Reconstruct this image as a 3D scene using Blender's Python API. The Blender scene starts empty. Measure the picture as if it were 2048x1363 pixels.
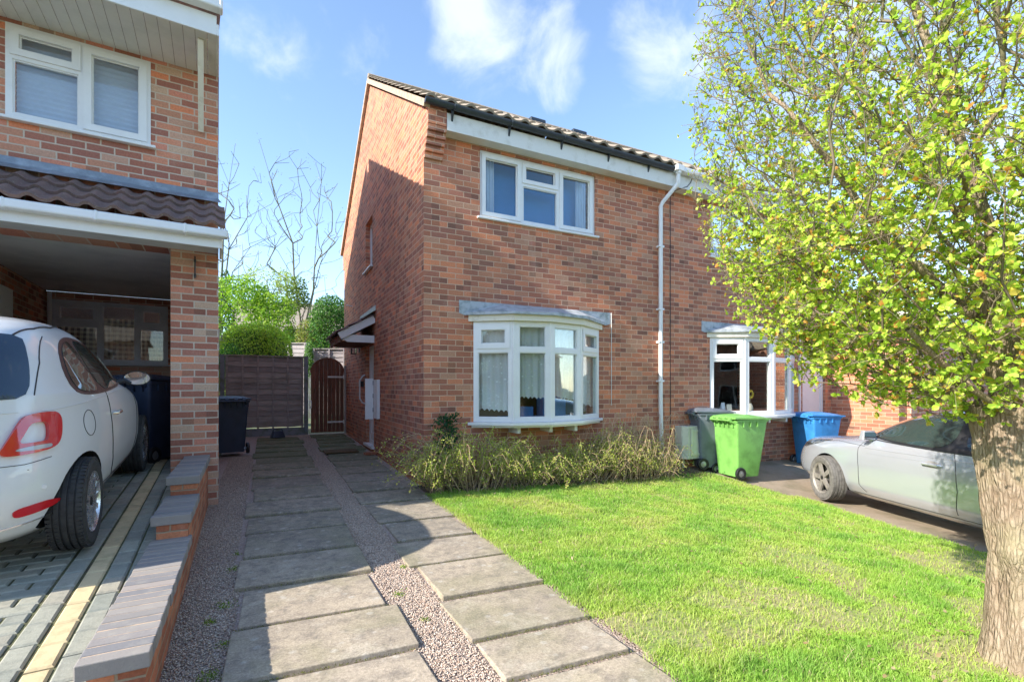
import bpy, bmesh, math, random
import numpy as np
from mathutils import Vector, Matrix, noise as mnoise
from mathutils.bvhtree import BVHTree
random.seed(7); RNG = np.random.default_rng(11)
R = math.radians
scn = bpy.context.scene
COL = scn.collection
PI = math.pi

# ---------------------------------------------------------------- helpers
def tag(o, label=None, cat=None, group=None, kind=None):
    if label: o['label'] = label
    if cat: o['category'] = cat
    if group: o['group'] = group
    if kind: o['kind'] = kind
    return o

def thing(name, label, cat, loc=(0, 0, 0), rz=0.0, group=None, rx=0.0):
    o = bpy.data.objects.new(name, None); COL.objects.link(o)
    o.empty_display_size = .2
    o.location = loc; o.rotation_euler = (rx, 0, rz)
    return tag(o, label, cat, group)

def copy_tree(o, parent=None):
    c = o.copy(); COL.objects.link(c); c.parent = parent
    for ch in list(o.children): copy_tree(ch, c)
    return c

class MB:
    def __init__(s): s.v = []; s.f = []; s.M = None
    def add(s, vs, fs):
        b = len(s.v)
        if s.M is not None: vs = [s.M @ Vector(p) for p in vs]
        s.v.extend([tuple(p) for p in vs]); s.f.extend([tuple(b+i for i in f) for f in fs])
        return s
    def box(s, x0, x1, y0, y1, z0, z1):
        return s.add([(x0,y0,z0),(x1,y0,z0),(x1,y1,z0),(x0,y1,z0),(x0,y0,z1),(x1,y0,z1),(x1,y1,z1),(x0,y1,z1)],
                     [(0,3,2,1),(4,5,6,7),(0,1,5,4),(1,2,6,5),(2,3,7,6),(3,0,4,7)])
    def frustum(s, b, t, z0, z1, r=0.0, n=1):
        # b, t = (x0,x1,y0,y1) at z0 and z1, corners rounded by r
        def ring(q, z):
            x0,x1,y0,y1 = q; out = []
            for cx, cy, a0 in ((x1-r,y1-r,0),(x0+r,y1-r,PI/2),(x0+r,y0+r,PI),(x1-r,y0+r,1.5*PI)):
                k = 5 if r > 0 else 1
                for i in range(k):
                    a = a0 + (PI/2*i/(k-1) if k > 1 else PI/4)
                    out.append((cx+r*math.cos(a), cy+r*math.sin(a), z))
            return out
        A = ring(b, z0); B = ring(t, z1); m = len(A)
        return s.add(A+B, [tuple(range(m-1,-1,-1)), tuple(range(m,2*m))]+[(i,(i+1)%m,m+(i+1)%m,m+i) for i in range(m)])
    def beam(s, p, q, w, h, up=(0,0,1)):
        p = Vector(p); q = Vector(q); d = (q-p).normalized(); u = Vector(up)
        r = d.cross(u).normalized(); u = r.cross(d)
        vs = []
        for c in (p, q):
            for a, b in ((-1,-1),(1,-1),(1,1),(-1,1)): vs.append(c + r*w/2*a + u*h/2*b)
        return s.add(vs, [(0,1,2,3),(4,7,6,5),(0,4,5,1),(1,5,6,2),(2,6,7,3),(3,7,4,0)])
    def tube(s, pts, rads, n=8, cap=True, closed=False):
        pts = [Vector(p) for p in pts]
        if not hasattr(rads, '__len__'): rads = [rads]*len(pts)
        vs = []; m = len(pts); ref = None
        for i, p in enumerate(pts):
            if closed: d = pts[(i+1)%m]-pts[i-1]
            else: d = pts[min(i+1,m-1)]-pts[max(i-1,0)]
            d.normalize()
            if ref is None: ref = Vector((0,0,1)) if abs(d.z) < .9 else Vector((1,0,0))
            a = d.cross(ref).normalized(); b = a.cross(d).normalized(); ref = b
            for k in range(n):
                t = 2*PI*k/n; vs.append(p+(a*math.cos(t)+b*math.sin(t))*rads[i])
        fs = []
        for i in range(m if closed else m-1):
            j = (i+1)%m
            for k in range(n): fs.append((i*n+k, i*n+(k+1)%n, j*n+(k+1)%n, j*n+k))
        if cap and not closed: fs += [tuple(range(n-1,-1,-1)), tuple(range((m-1)*n, m*n))]
        return s.add(vs, fs)
    def lathe(s, prof, n=32, M=None, closed=False):
        # prof (r, h) revolved round local Z ; M places it
        vs = []; m = len(prof)
        for k in range(n):
            a = 2*PI*k/n
            for r, h in prof:
                p = Vector((r*math.cos(a), r*math.sin(a), h)); vs.append(M @ p if M else p)
        fs = []
        for k in range(n):
            k2 = (k+1)%n
            for i in range(m if closed else m-1):
                j = (i+1)%m; fs.append((k*m+i, k2*m+i, k2*m+j, k*m+j))
        return s.add(vs, fs)
    def prism(s, poly, fn, d0, d1):
        n = len(poly); vs = [fn(a,b,d0) for a,b in poly]+[fn(a,b,d1) for a,b in poly]
        return s.add(vs, [tuple(range(n-1,-1,-1)), tuple(range(n,2*n))]+[(i,(i+1)%n,n+(i+1)%n,n+i) for i in range(n)])
    def plate(s, u0, u1, z0, z1, d0, d1, holes=()):
        # wall plate in u,z with rectangular holes; d0 is the outer face
        us = sorted({u0,u1}|{h[0] for h in holes}|{h[1] for h in holes}); zs = sorted({z0,z1}|{h[2] for h in holes}|{h[3] for h in holes})
        us = [u for u in us if u0-1e-6<=u<=u1+1e-6]; zs = [z for z in zs if z0-1e-6<=z<=z1+1e-6]
        nu, nz = len(us)-1, len(zs)-1
        def solid(i,j):
            if i<0 or j<0 or i>=nu or j>=nz: return False
            cu=(us[i]+us[i+1])/2; cz=(zs[j]+zs[j+1])/2
            return not any(h[0]<cu<h[1] and h[2]<cz<h[3] for h in holes)
        vs=[];fs=[]
        def q(*p):
            b=len(vs); vs.extend(p); fs.append((b,b+1,b+2,b+3))
        for i in range(nu):
            for j in range(nz):
                if not solid(i,j): continue
                a,b,c,d=us[i],us[i+1],zs[j],zs[j+1]
                q((a,d0,c),(b,d0,c),(b,d0,d),(a,d0,d)); q((b,d1,c),(a,d1,c),(a,d1,d),(b,d1,d))
                if not solid(i-1,j): q((a,d1,c),(a,d0,c),(a,d0,d),(a,d1,d))
                if not solid(i+1,j): q((b,d0,c),(b,d1,c),(b,d1,d),(b,d0,d))
                if not solid(i,j-1): q((a,d0,c),(a,d1,c),(b,d1,c),(b,d0,c))
                if not solid(i,j+1): q((a,d0,d),(b,d0,d),(b,d1,d),(a,d1,d))
        return s.add(vs,fs)
    def build(s, name, mat, parent=None, smooth=False, bevel=0.0, seg=1, angle=40):
        me = bpy.data.meshes.new(name); me.from_pydata(s.v, [], s.f)
        bm = bmesh.new(); bm.from_mesh(me); bmesh.ops.recalc_face_normals(bm, faces=bm.faces[:]); bm.to_mesh(me); bm.free()
        o = bpy.data.objects.new(name, me); COL.objects.link(o); o.parent = parent
        if mat: me.materials.append(mat)
        if smooth:
            me.polygons.foreach_set('use_smooth', [True]*len(me.polygons))
            try: me.set_sharp_from_angle(angle=R(angle))
            except Exception: pass
        if bevel:
            m = o.modifiers.new('bevel', 'BEVEL'); m.width = bevel; m.segments = seg; m.limit_method = 'ANGLE'; m.angle_limit = R(35)
        return o

def npmesh(name, V, F, mat, parent=None, col=None, smooth=False):
    V = np.asarray(V, np.float32); F = np.asarray(F, np.int32); n, k = F.shape
    me = bpy.data.meshes.new(name)
    me.vertices.add(len(V)); me.vertices.foreach_set('co', V.ravel())
    me.loops.add(n*k); me.loops.foreach_set('vertex_index', F.ravel())
    me.polygons.add(n); me.polygons.foreach_set('loop_start', np.arange(0, n*k, k, dtype=np.int32))
    me.polygons.foreach_set('loop_total', np.full(n, k, np.int32))
    if smooth: me.polygons.foreach_set('use_smooth', np.ones(n, bool))
    if col is not None:
        a = me.color_attributes.new('col', 'FLOAT_COLOR', 'POINT')
        c = np.ones((len(V), 4), np.float32); c[:, :3] = col; a.data.foreach_set('color', c.ravel())
    me.update(calc_edges=True); me.validate()
    me.materials.append(mat)
    o = bpy.data.objects.new(name, me); COL.objects.link(o); o.parent = parent
    return o

# ---------------------------------------------------------------- materials
class NT:
    def __init__(s, name):
        s.m = bpy.data.materials.new(name); s.m.use_nodes = True; s.t = s.m.node_tree; s.t.nodes.clear()
        s.out = s.t.nodes.new('ShaderNodeOutputMaterial')
    def n(s, typ, ins=None, **pr):
        nd = s.t.nodes.new('ShaderNode'+typ)
        for k, v in pr.items(): setattr(nd, k, v)
        for k, v in (ins or {}).items():
            sk = nd.inputs[k]
            if isinstance(v, bpy.types.NodeSocket): s.t.links.new(v, sk)
            elif v is not None: sk.default_value = v
        return nd
    def math(s, op, a, b=None, c=None, clamp=False):
        ins = {0: a}
        if b is not None: ins[1] = b
        if c is not None: ins[2] = c
        return s.n('Math', ins, operation=op, use_clamp=clamp).outputs[0]
    def mr(s, v, a, b, c=0.0, d=1.0, interp='LINEAR'):
        return s.n('MapRange', {'Value': v, 'From Min': a, 'From Max': b, 'To Min': c, 'To Max': d}, interpolation_type=interp).outputs[0]
    def mix(s, f, a, b, mode='MIX'):
        nd = s.n('Mix', None, data_type='RGBA', blend_type=mode)
        for sk, v in ((nd.inputs[0], f), (nd.inputs[6], a), (nd.inputs[7], b)):
            if isinstance(v, bpy.types.NodeSocket): s.t.links.new(v, sk)
            elif hasattr(v, '__len__'): sk.default_value = (*v[:3], 1)
            else: sk.default_value = v
        return nd.outputs[2]
    def noise(s, vec, scale, detail=4, rough=.55, dist=0.0, out=0):
        return s.n('TexNoise', {'Vector': vec, 'Scale': scale, 'Detail': detail, 'Roughness': rough, 'Distortion': dist}).outputs[out]
    def ramp(s, v, stops, interp='LINEAR'):
        nd = s.n('ValToRGB', {'Fac': v}); cr = nd.color_ramp; cr.interpolation = interp
        while len(cr.elements) < len(stops): cr.elements.new(.5)
        for e, (p, c) in zip(cr.elements, stops): e.position = p; e.color = (*c, 1)
        return nd.outputs[0]
    def bump(s, h, strength=.3, dist=.01, nrm=None):
        return s.n('Bump', {'Height': h, 'Strength': strength, 'Distance': dist, **({'Normal': nrm} if nrm else {})}).outputs[0]
    def obj(s): return s.n('TexCoord').outputs['Object']
    def pos(s): return s.n('NewGeometry').outputs['Position']
    def principled(s, color, rough=.5, normal=None, metal=0.0, spec=.5, **kw):
        b = s.n('BsdfPrincipled')
        def st(k, v):
            if isinstance(v, bpy.types.NodeSocket): s.t.links.new(v, b.inputs[k])
            elif hasattr(v, '__len__'): b.inputs[k].default_value = (*v[:3], 1)
            else: b.inputs[k].default_value = v
        st('Base Color', color); st('Roughness', rough); st('Metallic', metal); st('Specular IOR Level', spec)
        if normal is not None: st('Normal', normal)
        for k, v in kw.items(): st(k.replace('_', ' '), v)
        s.t.links.new(b.outputs[0], s.out.inputs[0]); return s.m

def pbr(name, c, rough=.5, var=.12, scale=6.0, bump=.0, bscale=80.0, bdist=.004, metal=0.0, spec=.5, c2=None, thr=(.45,.65), **kw):
    t = NT(name); p = t.obj()
    f = t.noise(p, scale, 5, .6)
    c2 = c2 or tuple(x*(1-2.2*var) for x in c)
    colr = t.mix(t.mr(f, thr[0], thr[1]), c, c2)
    f2 = t.noise(p, scale*9, 3, .6)
    colr = t.mix(.5, colr, t.mix(1.0, colr, t.mix(f2, (1+var,)*3, (1-var,)*3), 'MULTIPLY'))
    nm = t.bump(t.noise(p, bscale, 3, .6), bump, bdist) if bump else None
    rr = t.mr(f2, .3, .7, rough-.06, min(1, rough+.08))
    return t.principled(colr, rr, nm, metal, spec, **kw)

def brick_mat(name, stops, mortar, bw=.225, bh=.075, mw=.011, dark=.10, soot=.28, green=0.0, seed=0.0):
    t = NT(name); tc = t.n('TexCoord'); o = tc.outputs['Object']; nn = tc.outputs['Normal']
    sx = t.n('SeparateXYZ', {0: o}); sn = t.n('SeparateXYZ', {0: nn})
    side = t.math('GREATER_THAN', t.math('ABSOLUTE', sn.outputs[0]), .6)
    u = t.math('ADD', t.math('MULTIPLY', sx.outputs[0], t.math('SUBTRACT', 1.0, side)), t.math('MULTIPLY', sx.outputs[1], side))
    wob = t.noise(o, 7, 2, .5)
    wob2 = t.noise(o, 45, 2, .6)
    z = t.math('ADD', sx.outputs[2], t.math('MULTIPLY', t.math('SUBTRACT', wob2, .5), .005))
    z = t.math('ADD', z, t.math('MULTIPLY', t.math('SUBTRACT', wob, .5), .008))
    u = t.math('ADD', u, t.math('MULTIPLY', t.math('SUBTRACT', wob2, .5), .006))
    zr = t.math('DIVIDE', z, bh); row = t.math('FLOOR', zr); fz = t.math('FRACT', zr)
    par = t.math('ABSOLUTE', t.math('MODULO', row, 2.0))
    jit = t.n('TexWhiteNoise', {'W': row}, noise_dimensions='1D').outputs[0]
    uu = t.math('ADD', t.math('DIVIDE', u, bw), t.math('ADD', t.math('MULTIPLY', par, .5), t.math('MULTIPLY', jit, .07)))
    colm = t.math('FLOOR', uu); fx = t.math('FRACT', uu)
    ex = t.math('MULTIPLY', t.math('MINIMUM', fx, t.math('SUBTRACT', 1.0, fx)), bw)
    ez = t.math('MULTIPLY', t.math('MINIMUM', fz, t.math('SUBTRACT', 1.0, fz)), bh)
    e = t.math('MINIMUM', ex, ez)
    mask = t.mr(e, mw*.32, mw*.72, 0, 1, 'SMOOTHSTEP')      # 1 = brick
    cv = t.n('CombineXYZ', {0: colm, 1: row, 2: t.math('ADD', side, seed)}).outputs[0]
    wn = t.n('TexWhiteNoise', {'Vector': cv}, noise_dimensions='3D')
    bc = t.ramp(t.math('FRACT', t.math('ADD', t.math('MULTIPLY', wn.outputs[0], .86), t.math('MULTIPLY', t.noise(cv, .21, 3, .6), .34))), stops, 'CONSTANT')
    v2 = t.n('SeparateColor', {0: wn.outputs[1]})
    bc = t.mix(1.0, bc, t.mix(v2.outputs[0], (.80,.80,.81), (1.18,1.14,1.10)), 'MULTIPLY')
    hb = t.n('CombineXYZ', {0: t.math('FLOOR', t.math('MULTIPLY', uu, 2.0)), 1: row, 2: t.math('ADD', side, seed+3)}).outputs[0]
    hn = t.n('TexWhiteNoise', {'Vector': hb}, noise_dimensions='3D').outputs[0]
    bc = t.mix(t.math('MULTIPLY', t.math('GREATER_THAN', hn, 1-dark), .42), bc, (.11,.065,.05))
    fine = t.noise(o, 60, 4, .7)
    bc = t.mix(1.0, bc, t.mix(t.mr(fine, .3, .7), (.8,.8,.8), (1.18,1.18,1.18)), 'MULTIPLY')
    c = t.mix(mask, mortar, bc)
    st = t.noise(o, .9, 5, .65, .4)
    c = t.mix(t.mr(st, .42, .72, 0, soot), c, (.15,.11,.075))
    ef = t.noise(t.n('Mapping', {'Vector': o, 'Scale': (2.2, 2.2, .7)}).outputs[0], 1.6, 5, .7)
    c = t.mix(t.mr(ef, .58, .76, 0, .30), c, (.62,.47,.38))
    if green:
        low = t.mr(sx.outputs[2], 0.0, .6, 1, 0)
        c = t.mix(t.math('MULTIPLY', low, t.mr(t.noise(o, 4, 4), .35, .65, 0, green)), c, (.07,.085,.035))
    h = t.math('ADD', t.math('MULTIPLY', mask, .8), t.math('MULTIPLY', fine, .5))
    return t.principled(c, .88, t.bump(h, .55, .006), spec=.25)

BS = [(0,(0.597,0.226,0.126)),(.15,(0.525,0.197,0.117)),(.27,(0.618,0.250,0.139)),(.38,(0.464,0.182,0.117)),(.48,(0.567,0.254,0.152)),(.57,(0.381,0.158,0.109)),(.66,(0.505,0.264,0.170)),(.74,(0.608,0.230,0.126)),(.84,(0.299,0.134,0.096)),(.88,(0.628,0.235,0.122)),(.94,(0.443,0.182,0.122))]
BL = [(0,(0.572,0.236,0.163)),(.17,(0.505,0.197,0.130)),(.30,(0.639,0.303,0.191)),(.44,(0.438,0.180,0.124)),(.56,(0.594,0.348,0.247)),(.68,(0.628,0.270,0.169)),(.80,(0.348,0.146,0.107)),(.87,(0.527,0.359,0.258)),(.94,(0.650,0.236,0.124))]
M = {}
M['brick'] = brick_mat('house_brick', BS, (.64,.43,.30), mw=.0095, green=.35)
M['brick_left'] = brick_mat('left_house_brick', BL, (.62,.50,.39), mw=.0125, dark=.06, soot=.12, seed=5.0)
M['brick_low'] = brick_mat('garden_wall_brick', [(0,(.50,.17,.09)),(.4,(.44,.15,.08)),(.75,(.54,.21,.11))], (.40,.30,.2), mw=.010, dark=.03, soot=.15, green=.2)

def wave_bark(name, a, b, c, sc=1.0, strength=.9):
    t = NT(name); o = t.obj()
    s = t.n('Mapping', {'Vector': o, 'Scale': (7*sc, 7*sc, 1.5*sc)}).outputs[0]
    n1 = t.noise(s, 3.0, 6, .65, .8); n2 = t.noise(o, 28*sc, 5, .7); n3 = t.noise(o, 3*sc, 3)
    v = t.n('TexVoronoi', {'Vector': t.n('Mapping', {'Vector': o, 'Scale': (62*sc, 62*sc, 13*sc)}).outputs[0], 'Scale': 1.0}, feature='DISTANCE_TO_EDGE').outputs[0]
    h = t.math('ADD', n1, t.math('ADD', t.math('MULTIPLY', n2, .5), t.mr(v, 0, .22, 0, .28)))
    col = t.mix(t.mr(h, .75, 1.35), c, a)
    col = t.mix(t.mr(n3, .45, .65, 0, .6), col, b)
    return t.principled(col, .92, t.bump(h, strength, .02), spec=.2)
M['bark'] = wave_bark('tree_bark', (.50,.40,.30), (.36,.32,.19), (.26,.19,.13))
M['twig'] = pbr('twig_bark', (.23,.18,.12), .85, .2, 10, c2=(.15,.15,.075))
M['bark_far'] = pbr('far_bark', (.17,.15,.09), .9, .2, 1.5, c2=(.10,.10,.05))
M['dry_stem'] = pbr('dry_stem', (.58,.42,.26), .8, .2, 8, c2=(.40,.27,.16))

def leaf_mat(name, transl=.45, rough=.45):
    t = NT(name)
    a = t.n('Attribute', None, attribute_name='col').outputs[0]
    d = t.n('BsdfPrincipled'); t.t.links.new(a, d.inputs['Base Color']); d.inputs['Roughness'].default_value = rough; d.inputs['Specular IOR Level'].default_value = .35
    tr = t.n('BsdfTranslucent'); t.t.links.new(t.mix(1.0, a, (1.3,1.25,.7), 'MULTIPLY'), tr.inputs[0])
    m = t.n('MixShader', {0: transl, 1: d.outputs[0], 2: tr.outputs[0]})
    t.t.links.new(m.outputs[0], t.out.inputs[0]); return t.m
M['leaf'] = leaf_mat('leaf'); M['grass'] = leaf_mat('grass_blade', .35, .6)

M['upvc'] = pbr('white_upvc', (.80,.80,.79), .32, .02, 5)
M['cream'] = pbr('cream_painted_timber', (.78,.73,.62), .55, .08, 9, c2=(.60,.54,.42), thr=(.55,.75), bump=.1)
M['soffit'] = pbr('soffit_board', (.72,.71,.67), .5, .05, 4)
M['old_white'] = pbr('weathered_white', (.74,.73,.69), .5, .08, 5, c2=(.55,.53,.46), thr=(.52,.75))
M['gut_black'] = pbr('black_gutter', (.035,.045,.06), .35, .1, 5)
M['lead'] = pbr('lead_flashing', (.22,.26,.31), .5, .18, 7, bump=.4, bscale=9, bdist=.02, c2=(.33,.38,.45), metal=.3)
M['lead_pale'] = pbr('pale_lead_roof', (.42,.45,.48), .5, .18, 9, bump=.4, bscale=10, bdist=.02, c2=(.22,.26,.27))
M['black'] = pbr('black_plastic', (.02,.02,.022), .45, .1, 8)
M['grey_metal'] = pbr('galvanised_steel', (.45,.46,.47), .4, .1, 12, metal=.7)
M['mortar'] = pbr('verge_mortar', (.52,.38,.27), .9, .15, 14, bump=.3, c2=(.30,.24,.18))
M['grey_frame'] = pbr('grey_window_frame', (.62,.65,.70), .4, .05, 5)
M['render'] = pbr('painted_ceiling', (.66,.65,.62), .8, .08, 2)

def tile_mat(name, a, b, c, lich=.5):
    t = NT(name); o = t.obj()
    s = t.n('SeparateXYZ', {0: o})
    v = t.n('CombineXYZ', {0: t.math('FLOOR', t.math('DIVIDE', s.outputs[0], .2)), 1: t.math('FLOOR', t.math('DIVIDE', s.outputs[1], .27)), 2: 0.0}).outputs[0]
    w = t.n('TexWhiteNoise', {'Vector': v}, noise_dimensions='3D').outputs[0]
    f = t.noise(o, 9, 5, .7); g = t.noise(o, 45, 4, .7)
    col = t.mix(w, a, b)
    col = t.mix(t.mr(f, .42, .68), col, c)
    col = t.mix(t.mr(g, .56, .68, 0, lich), col, (.42,.40,.33))
    return t.principled(col, .9, t.bump(g, .5, .006), spec=.25)
M['tile'] = tile_mat('roof_tile_brown', (.36,.29,.22), (.28,.22,.17), (.40,.34,.25), .6)
M['tile_dark'] = tile_mat('roof_tile_dark', (.24,.155,.135), (.18,.12,.11), (.15,.115,.10), .35)

def slab_mat(name):
    t = NT(name); o = t.obj()
    isl = t.n('NewGeometry').outputs['Random Per Island']
    a = t.noise(o, 1.8, 6, .7); b = t.noise(o, 9, 7, .8, .15); c = t.noise(o, 75, 5, .85); d = t.noise(o, 4, 5, .7, .5)
    col = t.ramp(isl, [(0,(.52,.43,.32)),(.35,(.45,.375,.28)),(.7,(.56,.46,.34)),(1,(.48,.40,.31))])
    col = t.mix(t.mr(a, .40, .62, 0, .55), col, (.33,.275,.215))
    col = t.mix(t.mr(b, .47, .62, 0, .75), col, (.235,.20,.165))
    col = t.mix(t.mr(d, .56, .66, 0, .55), col, (.55,.48,.38))
    col = t.mix(t.mr(t.noise(o, 1.1, 5, .7, .3), .47, .62, 0, .5), col, (.25,.235,.13))
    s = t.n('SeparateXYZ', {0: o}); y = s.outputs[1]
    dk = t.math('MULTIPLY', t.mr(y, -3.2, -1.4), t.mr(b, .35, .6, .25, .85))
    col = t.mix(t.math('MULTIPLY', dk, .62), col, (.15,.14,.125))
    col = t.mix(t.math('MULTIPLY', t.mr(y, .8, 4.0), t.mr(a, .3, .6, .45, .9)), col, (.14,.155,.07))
    vv = t.n('TexVoronoi', {'Vector': o, 'Scale': 9.0}).outputs[0]
    col = t.mix(t.mr(vv, .12, .22, .42, 0), col, (.56,.52,.45))
    v3 = t.n('TexVoronoi', {'Vector': o, 'Scale': 31.0}).outputs[0]
    col = t.mix(t.mr(v3, .07, .11, .5, 0), col, (.60,.56,.48))
    col = t.mix(1.0, col, t.mix(t.mr(c, .3, .7), (.58,.58,.58), (1.30,1.30,1.30)), 'MULTIPLY')
    return t.principled(col, .9, t.bump(t.math('ADD', c, t.math('MULTIPLY', b, .8)), .5, .006), spec=.2)
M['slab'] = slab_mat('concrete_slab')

def block_mat(name):
    t = NT(name); o = t.obj()
    isl = t.n('NewGeometry').outputs['Random Per Island']
    a = t.noise(o, 18, 5, .7); c = t.noise(o, 90, 3, .7); e = t.noise(o, 3, 4)
    col = t.ramp(isl, [(0,(.30,.30,.25)),(.3,(.36,.35,.28)),(.55,(.24,.255,.22)),(.8,(.33,.30,.235)),(1,(.40,.385,.31))])
    col = t.mix(t.mr(a, .45, .7, 0, .5), col, (.16,.17,.14))
    col = t.mix(t.mr(e, .5, .7, 0, .4), col, (.42,.41,.33))
    col = t.mix(1.0, col, t.mix(c, (.75,.75,.75), (1.2,1.2,1.2)), 'MULTIPLY')
    return t.principled(col, .75, t.bump(t.math('ADD', c, a), .4, .005), spec=.35)
M['block'] = block_mat('grey_paving_block')
M['block_cream'] = pbr('cream_paving_block', (.60,.47,.27), .85, .14, 9, bump=.4, c2=(.42,.34,.19), thr=(.48,.7))
M['joint'] = pbr('mossy_joint', (.11,.115,.05), .95, .3, 12, bump=.8, bscale=60, bdist=.01, c2=(.07,.06,.035))
def coping_mat():
    t = NT('engineering_brick'); o = t.obj()
    isl = t.n('NewGeometry').outputs['Random Per Island']
    c = t.noise(o, 110, 3, .7); a = t.noise(o, 12, 5, .7)
    col = t.ramp(isl, [(0,(.23,.215,.205)),(.35,(.30,.27,.245)),(.7,(.20,.195,.20)),(1,(.33,.285,.255))])
    col = t.mix(t.mr(a, .5, .72, 0, .4), col, (.40,.37,.31))
    return t.principled(col, .7, t.bump(c, .4, .004), spec=.4)
M['coping'] = coping_mat()

def gravel_mat(name):
    t = NT(name); o = t.obj()
    v = t.n('TexVoronoi', {'Vector': o, 'Scale': 75.0})
    col = t.ramp(t.n('SeparateColor', {0: v.outputs[1]}).outputs[0], [(0,(.32,.24,.20)),(.3,(.44,.34,.28)),(.6,(.36,.29,.25)),(.85,(.52,.43,.37)),(1,(.24,.19,.17))])
    return t.principled(col, .8, t.bump(v.outputs[0], .9, -.01), spec=.3)
M['gravel'] = gravel_mat('gravel_bed')
M['pebble'] = leaf_mat('pebble', 0.0, .7)
def lawn_mat():
    t = NT('lawn_soil'); o = t.pos()
    a = t.noise(o, 1.7, 5, .65); b = t.noise(o, 30, 4, .7)
    col = t.mix(t.mr(a, .4, .65), (.25,.33,.09), (.36,.32,.16))
    col = t.mix(t.mr(b, .5, .65, 0, .6), col, (.44,.34,.23))
    return t.principled(col, .95, t.bump(b, .6, .02), spec=.1)
M['lawn'] = lawn_mat()
M['soil'] = pbr('bed_soil', (.14,.095,.06), .95, .25, 6, bump=.9, bscale=30, bdist=.03)
M['ground'] = pbr('far_ground', (.10,.13,.05), .95, .25, .4, c2=(.14,.12,.07))
M['tarmac'] = pbr('old_drive_tarmac', (.33,.26,.19), .92, .2, 2.2, bump=.7, bscale=160, bdist=.006, c2=(.22,.185,.12))
M['moss_tarmac'] = pbr('mossy_drive', (.15,.14,.05), .95, .25, 3, bump=.6, bscale=120, bdist=.006)
M['road'] = pbr('road_asphalt', (.07,.07,.072), .9, .1, 2, bump=.6, bscale=150, bdist=.006)

def glass_mat(name, tint=(.96,.985,.985), base=.03, rough=.02):
    t = NT(name)
    tr = t.n('BsdfTransparent', {0: (*tint, 1)}); gl = t.n('BsdfGlossy', {'Color': (1,1,1,1), 'Roughness': rough})
    gnrm = t.bump(t.noise(t.obj(), 1.6, 2, .5), .06, .05); t.t.links.new(gnrm, gl.inputs['Normal'])
    lw = t.n('LayerWeight', {'Blend': .35}).outputs[0]
    f = t.math('ADD', base, t.math('MULTIPLY', lw, .32), clamp=True)
    m = t.n('MixShader', {0: f, 1: tr.outputs[0], 2: gl.outputs[0]})
    t.t.links.new(m.outputs[0], t.out.inputs[0]); return t.m
M['glass'] = glass_mat('window_glass')
def car_glass(name, c):
    t = NT(name); return t.principled(c, .03, None, 0, .8, Coat_Weight=.6, Coat_Roughness=.02)
M['car_glass'] = car_glass('dark_car_glass', (.012,.03,.055)); M['car_glass2'] = car_glass('green_car_glass', (.03,.05,.045))
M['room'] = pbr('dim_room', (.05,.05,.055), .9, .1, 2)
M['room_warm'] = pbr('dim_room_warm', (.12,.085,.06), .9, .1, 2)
M['blue_blind'] = pbr('blue_blind', (.05,.24,.55), .8, .04, 2)
M['blind'] = pbr('pale_pleated_blind', (.55,.60,.72), .8, .03, 4)

def lace_mat(name, holes=True, tint=(.90,.93,.90)):
    t = NT(name); o = t.obj()
    s = t.n('SeparateXYZ', {0: o})
    v = t.n('TexVoronoi', {'Vector': t.n('CombineXYZ', {0: s.outputs[0], 1: 0.0, 2: s.outputs[2]}).outputs[0], 'Scale': 24.0, 'Randomness': .7}).outputs[0]
    n = t.noise(o, 9, 3, .6)
    a = t.math('MULTIPLY', t.mr(v, .20, .32, 1, 0), t.mr(n, .47, .56))
    low = t.mr(s.outputs[2], 1.35, 1.0, 0, .55)
    a = t.math('ADD', t.math('MULTIPLY', a, .30), t.math('ADD', .70, t.math('MULTIPLY', low, .3)), clamp=True)
    d = t.n('BsdfDiffuse', {0: (*tint, 1)}); tl = t.n('BsdfTranslucent', {0: (*tint, 1)}); tr = t.n('BsdfTransparent')
    m1 = t.n('MixShader', {0: .12, 1: d.outputs[0], 2: tl.outputs[0]})
    m2 = t.n('MixShader', {0: a, 1: tr.outputs[0], 2: m1.outputs[0]})
    t.t.links.new(m2.outputs[0], t.out.inputs[0]); return t.m
M['lace'] = lace_mat('lace_curtain')
M['voile'] = pbr('white_voile', (.62,.70,.82), .8, .04, 5)
def check_mat():
    t = NT('checked_fabric'); s = t.n('SeparateXYZ', {0: t.obj()})
    def band(sock, per, ph=0.0):
        return t.math('GREATER_THAN', t.math('FRACT', t.math('ADD', t.math('DIVIDE', sock, per), ph)), .5)
    a = band(s.outputs[0], .075); b = band(s.outputs[2], .075)
    col = t.mix(a, (.62,.60,.52), (.10,.11,.13)); col2 = t.mix(b, (.60,.56,.45), (.16,.13,.11))
    return t.principled(t.mix(.5, col, col2), .9)
M['check'] = check_mat()

def paint(name, c, metal=0.0, rough=.35, flake=0):
    t = NT(name); o = t.obj()
    n = t.noise(o, 3, 3); d = t.noise(o, 60, 4, .7)
    col = t.mix(t.mr(n, .35, .7, 0, .12), c, tuple(x*.8 for x in c))
    col = t.mix(t.mr(d, .58, .75, 0, .10), col, (.35,.33,.28))
    return t.principled(col, rough, None, metal, .5, Coat_Weight=.8, Coat_Roughness=.06)
M['white_paint'] = paint('white_car_paint', (.74,.75,.76)); M['silver_paint'] = paint('silver_car_paint', (.60,.63,.69), .55, .24)
M['rubber'] = pbr('tyre_rubber', (.045,.045,.045), .8, .15, 20, bump=.2)
M['rubber_dusty'] = pbr('dusty_tyre_rubber', (.16,.15,.14), .9, .15, 20, bump=.2)
M['alloy'] = pbr('alloy_rim', (.62,.63,.66), .25, .05, 10, metal=.8); M['alloy_dusty'] = pbr('dusty_alloy_rim', (.36,.33,.30), .55, .15, 12, metal=.4)
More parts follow.
